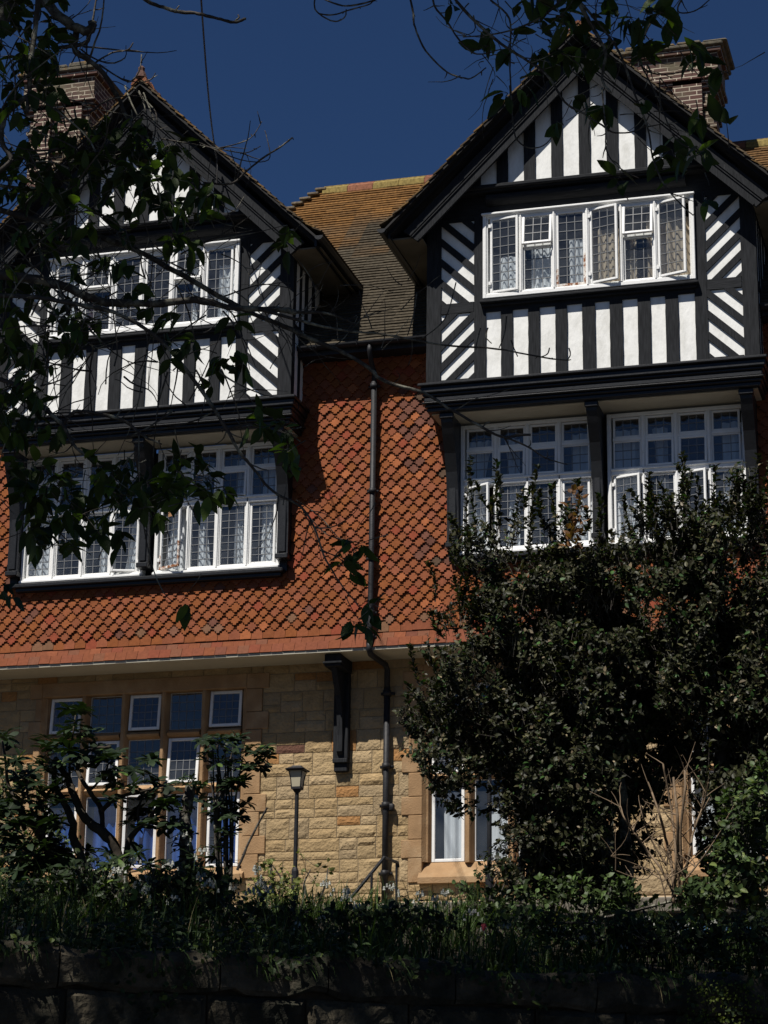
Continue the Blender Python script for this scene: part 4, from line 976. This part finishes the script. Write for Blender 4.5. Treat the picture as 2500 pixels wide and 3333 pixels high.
foliage(lf, tw, [(1120, 1240, 115, 130), (1050, 1490, 165, 170), (1180, 1400, 150, 200), (1210, 1660, 140, 190), (1270, 1500, 110, 260), (1165, 1790, 60, 130), (1000, 1640, 95, 110), (1250, 1800, 130, 130), (1240, 1240, 60, 120), (1180, 1880, 110, 60), (960, 1540, 80, 90), (1310, 1400, 60, 200), (1170, 1900, 60, 40), (1280, 1680, 80, 140), (1290, 1850, 60, 90), (1190, 1780, 80, 120), (1150, 1590, 160, 110), (1330, 1500, 90, 200), (1330, 1420, 60, 110), (1250, 1640, 120, 160), (1340, 1700, 60, 80), (1140, 1330, 100, 120), (1230, 1330, 80, 130)], HY, 56)
for (x, y0, y1, ln) in [(1010, 1180, 1015, 5), (1080, 1150, 1000, -8), (1150, 1130, 1010, 12), (1200, 1120, 1050, -5), (1240, 1120, 1040, 8), (1290, 1180, 1085, 10), (985, 1230, 1110, -10), (1110, 1150, 1060, 20), (1265, 1150, 1100, 0), (1030, 1160, 990, -14), (940, 1300, 1215, -18), (905, 1480, 1395, -20), (960, 1380, 1320, -30), (930, 1560, 1480, -50), (1310, 1230, 1150, 10), (900, 1600, 1560, -25)]: shoot(lf, tw, x, y0, y1, HY-.3, lean=ln)
for _ in range(26):
    x, y = random.choice([(rnd(990, 1310), rnd(1090, 1220)), (rnd(890, 1010), rnd(1480, 1660)), (rnd(985, 1040), rnd(1180, 1400))]); shoot(lf, tw, x, y, y-rnd(40, 110), HY-rnd(.1, .6), lean=rnd(-40, 25), L=rnd(.035, .05))
def dead(): return tuple(Vector((.17, .085, .035))*rnd(.5, 1.2))
dl = MB()
for _ in range(55):
    p = at(1240+rnd(-14, 18)+rnd(-6, 6), rnd(1050, 1185), HY-.7); leaf(dl, p, rv(1)+Vector((0, 0, .3)), rv(1), rnd(.05, .09), rnd(.03, .05), dead(), shape='holly', curl=.5)
build('trunk', tr, bark, hb, smooth=True); build('twig', tw, bark, hb); build('crown', lf, hollym, hb, smooth=True); build('dead_leaf_spray', dl, herb, hb, label='crisp brown dead leaves among the green')
hb = thing('evergreen_bush', tuple(at(1580, 1960, HY+.2)), 'broad dark evergreen bush at the right edge in front of the right bay', 'bush')
lf = MB(); tw = MB(); tr = MB()
for pts, r0, r1 in (([(1580, 1990), (1575, 1830), (1560, 1650), (1540, 1450), (1520, 1250)], .11, .03), ([(1600, 1990), (1610, 1800), (1640, 1550), (1650, 1300)], .06, .02), ([(1570, 1800), (1500, 1600), (1430, 1400)], .04, .012)):
    limb(tr, [at(x, y, HY+.3) for x, y in pts], r0, r1)
foliage(lf, tw, [(1425, 1270, 120, 170), (1560, 1220, 130, 190), (1450, 1470, 165, 160), (1620, 1450, 110, 230), (1540, 1560, 120, 130), (1720, 1400, 120, 380), (1380, 1580, 90, 100), (1500, 1380, 120, 160), (1600, 1700, 90, 130), (1450, 1350, 120, 140), (1570, 1790, 80, 110), (1385, 1650, 90, 60), (1450, 1250, 110, 110), (1580, 1330, 120, 150), (1620, 1620, 90, 120)], HY+.2, 58)
for (x, y0, y1, ln) in [(1395, 1150, 1025, 5), (1440, 1150, 1070, 12), (1480, 1130, 1050, -8), (1540, 1120, 1010, 5), (1575, 1130, 1060, 15), (1620, 1110, 985, 20), (1650, 1120, 1000, 15), (1420, 1180, 1040, -20), (1600, 1130, 1040, -8), (1370, 1230, 1140, -10), (1345, 1260, 1190, -14)]: shoot(lf, tw, x, y0, y1, HY-.1, lean=ln)
for _ in range(30):
    x, y = rnd(1350, 1680), rnd(1080, 1220); shoot(lf, tw, x, y, y-rnd(40, 110), HY+rnd(-.4, .2), lean=rnd(-30, 30), L=rnd(.035, .05))
build('trunk', tr, bark, hb, smooth=True); build('twig', tw, bark, hb); build('crown', lf, hollym, hb, smooth=True)
def greencol():
    return tuple(Vector((.034, .055, .018))*rnd(.5, 1.4)) if random.random() < .8 else tuple(Vector((.09, .115, .035))*rnd(.7, 1.1))
def shrub(name, lab, base, ells, Y, dens, L=.05, colf=greencol, stems=5, depth=.4, cat='shrub', per=6):
    o = thing(name, tuple(base), lab, cat); lf = MB(); tw = MB()
    for k in range(stems): e = random.choice(ells); limb(tw, [base, Vector(base).lerp(at(e[0], e[1], Y), .5)+rv(.08), at(e[0]+rnd(-.5, .5)*e[2], e[1]-e[3]*.5, Y)], .016, .005, 5)
    foliage(lf, tw, ells, Y, dens, L, 0, .6, colf, depth, per)
    build('stem', tw, bark, o); build('crown', lf, hollym, o, smooth=True); return o
shrub('shrub', 'leafy green shrub at the foot of the right-edge bush', at(1600, 1960, 17.0), [(1620, 1830, 60, 130), (1580, 1900, 70, 70), (1660, 1750, 40, 100), (1530, 1930, 60, 50)], 17.0, 26, .055)
shrub('shrub', 'low bright green shrub behind the second lamp post', at(1080, 1970, 19.5), [(1080, 1925, 75, 50), (1140, 1935, 60, 45), (1030, 1950, 45, 35)], 19.5, 22, .05)
shrub('shrub', 'small leaved green shrub at the left edge behind the rhododendron', at(60, 1960, 19.0), [(70, 1800, 90, 110), (30, 1880, 80, 80), (130, 1850, 60, 80), (170, 1900, 50, 50), (0, 1700, 50, 60)], 19.0, 20, .05)
shrub('leafy_plant', 'low yellowish plant against the sandstone wall left of the lamp post', at(600, 1960, 21.0), [(585, 1870, 14, 14), (610, 1900, 22, 20), (575, 1915, 22, 22), (625, 1935, 30, 26), (590, 1950, 40, 24)], 21.0, 38, .05, lambda: tuple(Vector((.15, .17, .045))*rnd(.5, 1.2)), 5, .25, 'plant', 4)
shrub('leafy_plant', 'low yellowish plant against the sandstone wall right of the lamp post', at(680, 1970, 21.5), [(680, 1865, 22, 10), (672, 1885, 18, 14), (665, 1925, 26, 18), (690, 1945, 30, 20), (705, 1880, 10, 10)], 21.5, 38, .05, lambda: tuple(Vector((.15, .16, .045))*rnd(.5, 1.2)), 5, .25, 'plant', 4)

shrub('shrub', 'low dark shrub along the foot of the evergreen bushes', at(1300, 1985, 17.3), [(1080, 1955, 60, 22), (1180, 1945, 80, 35), (1300, 1935, 80, 40), (1400, 1940, 70, 32), (1490, 1935, 60, 36), (1560, 1930, 60, 45), (1640, 1930, 50, 60)], 17.3, 34, .05, lambda: tuple(Vector((.035, .055, .016))*rnd(.4, 1.6)), 6, .3, 'shrub', 6)
# pruned shrub with bare stems
random.seed(17)
o = thing('pruned_shrub', tuple(at(1450, 1950, 16.8)), 'bare pruned shrub of pale cut stems between the two evergreen bushes', 'shrub'); tw = MB()
for pts, r in (([(1455, 1950), (1452, 1880), (1440, 1820), (1425, 1760), (1400, 1690)], .022), ([(1455, 1940), (1460, 1850), (1450, 1750), (1432, 1650)], .018), ([(1470, 1950), (1465, 1850), (1463, 1760), (1455, 1680)], .026), ([(1470, 1930), (1490, 1840), (1500, 1790), (1535, 1720)], .022), ([(1500, 1790), (1520, 1735), (1530, 1690)], .012), ([(1460, 1940), (1430, 1880), (1400, 1840), (1370, 1800)], .018), ([(1370, 1800), (1350, 1770), (1340, 1740)], .012), ([(1440, 1870), (1400, 1800), (1385, 1740)], .015), ([(1475, 1900), (1470, 1800), (1480, 1700), (1478, 1660)], .02), ([(1430, 1900), (1380, 1870), (1320, 1850)], .01), ([(1480, 1900), (1520, 1850), (1560, 1790)], .012), ([(1440, 1950), (1420, 1880), (1390, 1900), (1330, 1880)], .009)):
    P = limb(tw, [at(x, y, 16.8+rnd(-.15, .15)) for x, y in pts], r*.62, r*.34)
    for k in range(7): twig(tw, random.choice(P), Vector((rnd(-1, 1), rnd(-.5, .5), rnd(.3, 1.2))), rnd(.12, .35), .005, 5, .2)
build('stem', tw, mat('pale pruned wood', (.15, .105, .065), .8, var=.4, vscale=14, bump=.003), o, smooth=True)

# rhododendron with twisted stems and leaf rosettes
random.seed(19)
def rcol():
    return tuple(Vector((.014, .024, .010))*rnd(.6, 1.5)) if random.random() < .95 else tuple(Vector((.06, .10, .02)))
def rosette(lf, p, up, n=9, L=.12):
    up = up.normalized(); a0 = rnd(0, 6)
    for k in range(n):
        a = a0+k*2.4; s_ = up.orthogonal().normalized(); t_ = up.cross(s_); d = (s_*math.cos(a)+t_*math.sin(a))*1+up*rnd(-.1, .5); l = L*rnd(.7, 1.15)
        leaf(lf, p, d, up, l, l*rnd(.33, .42), rcol(), fold=rnd(.05, .3), curl=rnd(.05, .4), shape='long')
RY_ = 16.6
o = thing('rhododendron', tuple(at(255, 1950, RY_)), 'dark rhododendron with twisted bare stems in front of the left stone window', 'shrub'); lf = MB(); tw = MB(); tips = []
for pts, r in (([(270, 1960), (255, 1850), (225, 1800), (185, 1768), (160, 1716), (146, 1680), (120, 1640)], .05), ([(222, 1796), (217, 1745), (195, 1712), (168, 1665), (178, 1640), (200, 1618), (240, 1614)], .024), ([(220, 1750), (245, 1728), (272, 1718), (330, 1704)], .022), ([(190, 1960), (178, 1860), (158, 1810), (155, 1770), (120, 1700), (115, 1650)], .045), ([(140, 1960), (120, 1880), (90, 1810), (60, 1770), (30, 1740)], .05), ([(270, 1960), (275, 1830), (310, 1780), (345, 1740)], .03), ([(150, 1690), (152, 1630), (160, 1570), (163, 1545)], .012), ([(60, 1770), (20, 1700), (12, 1640), (5, 1600)], .018), ([(190, 1712), (220, 1680), (235, 1650)], .012), ([(90, 1810), (60, 1720), (62, 1680)], .015), ([(300, 1785), (300, 1740), (325, 1700)], .014), ([(146, 1680), (100, 1660), (90, 1640)], .01)):
    limb(tw, [at(x, y, RY_+rnd(-.1, .1)) for x, y in pts], r, r*.45)
for (x, y, n, s_) in [(165, 1545, 4, 16), (158, 1580, 3, 14), (165, 1605, 3, 16), (8, 1600, 4, 22), (30, 1640, 2, 14), (115, 1610, 4, 22), (195, 1590, 3, 18), (215, 1620, 4, 24), (240, 1650, 5, 26), (265, 1690, 4, 22), (305, 1680, 4, 22), (325, 1655, 3, 18), (180, 1645, 4, 22), (140, 1650, 4, 22), (100, 1660, 4, 22), (60, 1690, 5, 26), (30, 1740, 5, 28), (75, 1760, 5, 28), (20, 1800, 5, 30), (110, 1720, 4, 22), (345, 1735, 4, 22), (330, 1770, 4, 20), (300, 1760, 4, 22), (320, 1705, 3, 18), (355, 1700, 2, 12), (370, 1740, 2, 12), (50, 1660, 3, 20), (250, 1720, 2, 14), (90, 1840, 6, 34), (20, 1860, 6, 34), (120, 1790, 3, 20), (60, 1900, 7, 50), (160, 1900, 5, 40), (130, 1850, 5, 30), (0, 1760, 5, 26), (280, 1880, 6, 40), (200, 1870, 5, 34), (350, 1890, 6, 36), (420, 1880, 5, 30), (50, 1840, 5, 30), (380, 1790, 3, 20)]:
    for _ in range(int(n*1.6)): rosette(lf, at(x+rnd(-s_, s_), y+rnd(-s_, s_), RY_+rnd(-.3, .25)), Vector((rnd(-.6, .6), rnd(-.8, .3), 1)))
build('stem', tw, mat('brown lichened wood', (.035, .027, .018), .85, var=.4, vscale=14, bump=.004, second=(.09, .085, .055), smask=(.58, .72), sscale=7), o, smooth=True); build('crown', lf, hollym, o, smooth=True)
o = thing('upright_shrub', tuple(at(490, 1960, 17.2)), 'upright shrub with leafy head and bare lower stems right of the rhododendron', 'shrub'); lf = MB(); tw = MB()
for k in range(15): x = rnd(462, 520); limb(tw, [at(x*.5+245, 1960, 17.2), at(x, 1780, 17.2+rnd(-.1, .1)), at(x+rnd(-20, 30), rnd(1600, 1680), 17.2)], .016, .005, 5)
for (x, y, n, s_) in [(445, 1610, 5, 14), (475, 1605, 5, 16), (515, 1610, 6, 18), (545, 1620, 6, 18), (570, 1625, 5, 14), (460, 1640, 5, 18), (500, 1650, 6, 22), (540, 1660, 5, 16), (520, 1700, 5, 18), (490, 1700, 6, 20), (480, 1750, 7, 20), (510, 1760, 4, 14), (490, 1800, 7, 20), (480, 1840, 7, 22), (430, 1700, 2, 10), (525, 1740, 3, 10), (570, 1650, 3, 12), (435, 1730, 3, 10)]:
    for _ in range(n): rosette(lf, at(x+rnd(-s_, s_), y+rnd(-s_, s_), 17.2+rnd(-.2, .2)), Vector((rnd(-.6, .6), rnd(-.8, .3), 1)), 9, .10)
build('stem', tw, bark, o); build('crown', lf, hollym, o, smooth=True)
o = thing('ivied_stump', tuple(at(410, 1960, 17.0)), 'dark leafy stump between the rhododendron and the upright shrub', 'stump'); lf = MB(); tw = MB()
limb(tw, [at(405, 1960, 17), at(402, 1850, 17), at(400, 1780, 17), at(408, 1700, 17)], .07, .04, 8)
for (x, y, n, s_) in [(405, 1690, 7, 16), (425, 1695, 4, 10), (400, 1740, 8, 18), (400, 1790, 9, 20), (400, 1840, 9, 24)]:
    for _ in range(n): rosette(lf, at(x+rnd(-s_, s_), y+rnd(-s_, s_), 17+rnd(-.2, .1)), Vector((rnd(-.6, .6), rnd(-.8, .3), 1)), 6, .06)
build('trunk', tw, bark, o); build('foliage', lf, hollym, o, smooth=True)
mb = MB(); limb(mb, [at(512, 1880, 16.4), at(540, 1815, 16.4), at(577, 1744, 16.4)], .012, .007, 6); tag(build('dead_stick', mb, bark), 'straight dark dead stick leaning in front of the sandstone wall', 'stick')

# grass, strap leaves and flowers along the bank
random.seed(23)
def bank(s_, d): p = WALLA+wd*s_+wn*d; return Vector((p.x, p.y, gz(p.x, p.y)))
gm = MB()
def blade(mb, p, h, w_, lean, c, seg=5):
    a = rnd(0, 6.28); side = Vector((math.cos(a), math.sin(a), 0)); fw = Vector((-side.y, side.x, 0))*lean+Vector((wn.x, wn.y, 0))*-rnd(0, .15)*h; vs = []
    for i in range(seg+1):
        t = i/seg; q = p+Vector((0, 0, h*t*(1-.35*lean*t)))+fw*(h*t*t); e = w_*.5*(1-t**2.2); tw_ = side*e
        vs += [tuple(q-tw_), tuple(q+tw_+Vector((0, 0, .0)))]
    mb.add(vs, [(2*i, 2*i+1, 2*i+3, 2*i+2) for i in range(seg)], c)
def gcol():
    r_ = random.random()
    if r_ < .04: return (.17, .14, .07)
    return tuple(Vector((.036, .060, .014))*rnd(.4, 1.7))
for _ in range(1900):
    d = .30+6.2*random.random()**1.5; s_ = rnd(-5, 8); 
    if noise.noise((s_*1.3, d*1.3, 4)) < -.22: continue
    c0 = bank(s_, d); big = random.random() < .35; n = random.randint(7, 16)
    for _ in range(n):
        p = c0+Vector((rnd(-.09, .09), rnd(-.09, .09), -.02)); h = rnd(.18, .42)*(1.15 if big else .8); blade(gm, p, h, rnd(.008, .016) if big else rnd(.004, .008), rnd(.1, 1.0), gcol())
for _ in range(230):       # longer leaves spilling over the coping
    c0 = bank(rnd(-3.5, 6.5), rnd(.0, .4))
    for _ in range(6): 
        p = c0+rv(.04); a = -wn*rnd(.5, 1)+Vector((rnd(-.5, .5), rnd(-.5, .5))); h = rnd(.12, .26); vs = []
        for i in range(7): t = i/6; q = p+Vector((a.x, a.y, 0))*(h*t)+Vector((0, 0, h*(.9*t-1.3*t*t))); e = .006*(1-t**2); vs += [(q.x-wd.x*e, q.y-wd.y*e, q.z), (q.x+wd.x*e, q.y+wd.y*e, q.z)]
        gm.add(vs, [(2*i, 2*i+1, 2*i+3, 2*i+2) for i in range(6)], gcol())
build('grass', gm, herb, label='long grass and strap leaves covering the bank above the retaining wall', cat='grass', kind='stuff')
um = MB()
for _ in range(4200):
    d = .0+7.5*random.random()**1.5; s_ = rnd(-5, 9); c0 = bank(s_, d)
    if noise.noise((s_*.9+7, d*.9, 1)) < -.1: continue
    for _ in range(5):
        p = c0+Vector((rnd(-.1, .1), rnd(-.1, .1), rnd(.03, .2))); l = rnd(.025, .06); leaf(um, p, Vector((rnd(-1, 1), rnd(-1, 1), rnd(-.2, .5))), Vector((0, -.3, 1))+rv(.5), l, l*.75, tuple(Vector((.020, .034, .011))*rnd(.5, 1.5)), shape='holly')
build('ground_cover', um, herb, label='small leaved ground cover between the grass clumps on the bank', cat='ground cover', kind='stuff')
def flower(name, lab, grp):
    o = thing(name, (0, 0, 0), lab, 'flower', grp); st = MB(); bl = MB()
    P = smoothline([(0, 0, 0), (.004, 0, .14), (.014, 0, .26), (.05, 0, .315), (.075, 0, .30)], 4); st.tube(P, [.0032*(1-.5*i/(len(P)-1)) for i in range(len(P))], 5, (.05, .075, .03))
    for k in range(9):
        i = len(P)-1-k; p = P[max(i, 2)]; a = k*2.1; o_ = Vector((math.cos(a)*.018+.006, math.sin(a)*.018, -.012)); h = p+o_; st.tube([p, p+o_*.6+Vector((0, 0, .006)), h], .001, 3, (.05, .075, .03))
        pr = [(.002, 0), (.006, -.004), (.0068, -.015), (.0095, -.022)]; vs = []; n = 6
        for (r_, z_) in pr:
            for j in range(n): an = 2*math.pi*j/n; vs.append((h.x+r_*math.cos(an), h.y+r_*math.sin(an), h.z+z_))
        bl.add(vs, [(q*n+j, q*n+(j+1) % n, (q+1)*n+(j+1) % n, (q+1)*n+j) for q in range(3) for j in range(n)], (.27, .27, .25) if k % 2 else (.42, .42, .38))
    build('stem', st, herb, o); build('bloom', bl, petal, o); return o
FL = flower('bluebell', 'pale nodding bell flower on an arching stem in the grass of the bank', 'pale bell flowers along the bank')
spots = []
for (x, y, dd) in [(450, 1880, 2.2), (470, 1895, 2.0), (540, 1905, 2.2), (575, 1900, 2.6), (590, 1912, 1.8), (300, 1905, 2.6), (330, 1890, 2.6), (230, 1870, 2.8), (315, 1915, 2.2), (350, 1930, 1.8), (280, 1880, 3), (270, 1850, 3.4), (410, 1800, 4), (420, 1830, 3.6), (400, 1860, 3), (490, 1900, 2.4), (520, 1915, 2.6), (560, 1870, 3),
        (955, 1935, 2.4), (975, 1925, 2.6), (870, 1910, 3), (885, 1925, 2.6), (725, 1905, 3.2), (735, 1920, 2.6), (770, 1930, 3), (800, 1950, 2), (820, 1955, 1.6), (990, 1960, 1.2), (1060, 2000, 1.2),
        (1165, 2000, 1.4), (1180, 1990, 1.6), (1190, 2005, 1.2), (1205, 1995, 1.6), (1225, 2000, 1.4), (1230, 2012, 1.2), (1250, 2020, 1.0), (1290, 2030, 1.0), (1330, 2040, .8), (1350, 2000, 1.4), (1370, 1995, 1.6), (1390, 1985, 1.8), (1420, 1975, 2.2), (1450, 1990, 1.8), (1470, 2000, 1.6), (1500, 1985, 2), (1540, 1990, 1.8), (1340, 2010, 1.2), (1300, 1990, 1.6), (1600, 1990, 1.8), (1630, 2005, 1.4), (1355, 2120, .45), (1270, 2125, .4), (240, 2090, .4), (255, 2080, .4), (560, 2000, .9), (850, 2070, .45), (640, 1990, 1.0), (700, 1980, 1.4), (60, 2000, .8), (140, 1960, 1.4), (1100, 1990, 1.2), (1520, 2040, .8), (1570, 2050, .7)]:
    spots.append((x, y, dd))
for i, (x, y, dd) in enumerate(spots):
    # nearest bank point along that sight line at distance dd behind the wall
    Yg = 12.0; 
    for _ in range(20):
        p = at(x, y, Yg); d_ = (Vector((p.x, p.y))-WALLA).dot(wn); Yg += (dd-d_)*.9
    p = at(x, y, Yg); z0 = gz(p.x, p.y); h = max(.12, min(.5, p.z-z0+.03)); sc_ = max(.6, min(1.3, h/.33))
    if i == 0: o = FL
    else:
        o = FL.copy(); col.objects.link(o)
        for ch in FL.children: c = ch.copy(); col.objects.link(c); c.parent = o
    o['label'] = 'pale nodding bell flower '+('hanging over the top edge of the retaining wall' if dd < .6 else 'in the grass under the left stone window' if x < 440 else 'in the grass between the left stone window and the lamp post' if x < 640 else 'in the grass near the foot of the handrail' if x < 860 else 'in the grass left of the evergreen bush' if x < 1110 else 'in the grass below the first evergreen bush' if x < 1300 else 'in the grass under the bare pruned shrub' if x < 1480 else 'in the grass at the right edge of the bank')
    o.location = (p.x, p.y, p.z-.30*sc_); o.scale = (sc_,)*3; o.rotation_euler = (rnd(-.15, .15), rnd(-.15, .15), rnd(0, 6.28))
# dark bushy mounds between the flowers and trailing plants over the wall
def darkgreen(): return tuple(Vector((.018, .030, .010))*rnd(.5, 1.6)) if random.random() < .9 else tuple(Vector((.07, .10, .02)))
shrub('leafy_plant', 'dark leafy mound below the rhododendron', at(230, 2000, 15.0), [(120, 1960, 130, 55), (330, 1950, 110, 60), (450, 1930, 70, 50), (230, 1910, 60, 40)], 15.2, 30, .05, darkgreen, 6, .35, 'plant', 5)
shrub('leafy_plant', 'dark leafy mound in the middle of the bank below the handrail', at(720, 2020, 14.6), [(640, 1990, 90, 30), (760, 1995, 80, 26), (900, 2000, 90, 30), (540, 1980, 60, 35)], 14.6, 30, .045, darkgreen, 6, .3, 'plant', 5)
shrub('leafy_plant', 'dark leafy mound at the right of the bank under the evergreen bushes', at(1450, 2030, 15.6), [(1300, 2020, 110, 36), (1450, 2030, 120, 45), (1600, 2050, 90, 60), (1130, 2010, 80, 36)], 15.4, 28, .045, darkgreen, 6, .35, 'plant', 5)
tm = MB()
for _ in range(1500):
    s_ = rnd(-3.5, 6.5); k_ = max(0, noise.noise((s_*1.7, 3, 3))+.35); z_ = 3.03-k_*rnd(0, .42); p = Vector(wpt(s_, .05+rnd(0, .08), z_)); leaf(tm, p, rv(1)-Vector((0, 0, .3)), Vector((wn.x*-1, -wn.y, .4))+rv(.3), rnd(.025, .06), rnd(.02, .035), darkgreen(), shape='holly')
build('trailing_ivy', tm, herb, label='dark trailing leaves hanging over the top of the retaining wall', cat='ivy', kind='stuff')
# pink tulip
o = thing('tulip', tuple(at(1045, 2030, 14.9)), 'single small pink tulip in the grass above the wall', 'flower'); a = at(1045, 2012, 14.9)
mb = MB(); mb.tube([a-Vector((0, 0, .22)), a], .004, 5, (.05, .08, .03)); build('stem', mb, herb, o); mb = MB()
for k in range(6): an = k*1.047; leaf(mb, a, Vector((math.cos(an)*.35, math.sin(an)*.35, 1)), -Vector((math.cos(an), math.sin(an), 0)), .055, .032, (.55, .10, .14), curl=-.1, shape='long')
build('bloom', mb, petal, o)
# moss on the wall
mb = MB()
for _ in range(900):
    s_ = 4.55+rnd(-.22, .22)+rnd(-.1, .1); z_ = rnd(2.2, 2.97); p = Vector(wpt(s_, .085+rnd(0, .03), z_)); leaf(mb, p, rv(1), Vector((-wn.x*-1, -wn.y, .3)), .02, .015, tuple(Vector((.10, .13, .02))*rnd(.5, 1.2)), shape='holly')
build('moss', mb, herb, label='bright green moss patch on the right end of the retaining wall', cat='moss', kind='stuff')

# ------------------------------------------------------------------ lamp posts, rail, wire
lampglass = mat('frosted lamp pane', (.42, .38, .27), .4, var=.1, vscale=3)
def lamp_post(x, ytop, Y, lab, hh=2.6):
    t = at(x, ytop, Y); z0 = t.z-hh; o = thing('lamp_post', (t.x, t.y, z0), lab, 'lamp post', 'lantern posts beside the path')
    mb = MB(); mb.tube([(t.x, t.y, z0), (t.x, t.y, z0+.45), (t.x, t.y, z0+.47), (t.x, t.y, z0+.50), (t.x, t.y, t.z-.31)], [.045, .045, .04, .027, .025], 12); mb.tube([(t.x, t.y, t.z-.33), (t.x, t.y, t.z-.315), (t.x, t.y, t.z-.29)], [.03, .045, .055], 12); build('post', mb, iron, o, smooth=False)
    def ring(w_, z): return [(t.x-w_, t.y-w_, z), (t.x+w_, t.y-w_, z), (t.x+w_, t.y+w_, z), (t.x-w_, t.y+w_, z)]
    Q = [(0, 1, 5, 4), (1, 2, 6, 5), (2, 3, 7, 6), (3, 0, 4, 7)]
    mb = MB(); mb.add(ring(.052, t.z-.265)+ring(.078, t.z-.065), Q+[(3, 2, 1, 0), (4, 5, 6, 7)]); build('lamp_glass', mb, lampglass, o)
    mb = MB(); mb.add(ring(.062, t.z-.29)+ring(.062, t.z-.262), Q+[(3, 2, 1, 0), (4, 5, 6, 7)])
    mb.add(ring(.115, t.z-.062)+ring(.125, t.z-.045), Q+[(3, 2, 1, 0)]); mb.add(ring(.125, t.z-.045)+ring(.06, t.z-.012), Q); mb.add(ring(.06, t.z-.012)+ring(.055, t.z), Q+[(4, 5, 6, 7)])
    for (a, b) in ((-1, -1), (1, -1), (1, 1), (-1, 1)): mb.tube([(t.x+a*.058, t.y+b*.058, t.z-.27), (t.x+a*.064, t.y+b*.064, t.z-.18), (t.x+a*.088, t.y+b*.088, t.z-.055)], .007, 5)
    build('lantern_frame', mb, iron, o)
lamp_post(643, 1655, 26.5, 'slim black lamp post with a tapered lantern in front of the sandstone wall', 1.75)
lamp_post(1057, 1530, 24.0, 'black lamp post with its lantern hidden in the evergreen bush, beside the white curtained window', 2.25)
o = thing('handrail', tuple(at(800, 1990, 27.5)), 'bent black iron handrail beside the downpipe', 'handrail'); mb = MB(); hy = 27.5
pp = [at(690, 2010, 27.3), at(762, 1935, 27.4), at(830, 1852, 27.5), at(858, 1863, 28.2), at(860, 1872, 28.25)]; mb.tube(pp, .022, 8); build('rail', mb, iron, o)
for q, e in ((at(803, 1885, 27.45), 1.1), (at(857, 1866, 28.2), 1.2)): mb = MB(); mb.tube([q, q-Vector((0, 0, e))], .017, 8); build('post', mb, iron, o)
mb = MB(); a = at(470, 352, 28.9); b = at(433, -25, 20); P = [a.lerp(b, k/14)-Vector((0, 0, .25*math.sin(math.pi*k/14))) for k in range(15)]; P.append(a+(b-a)*2.2); mb.tube(P, .011, 5); mb.tube([a-Vector((0, 0, .35)), a], .012, 5)
tag(build('overhead_cable', mb, iron), 'thin black overhead cable running up from the left gable', 'cable')
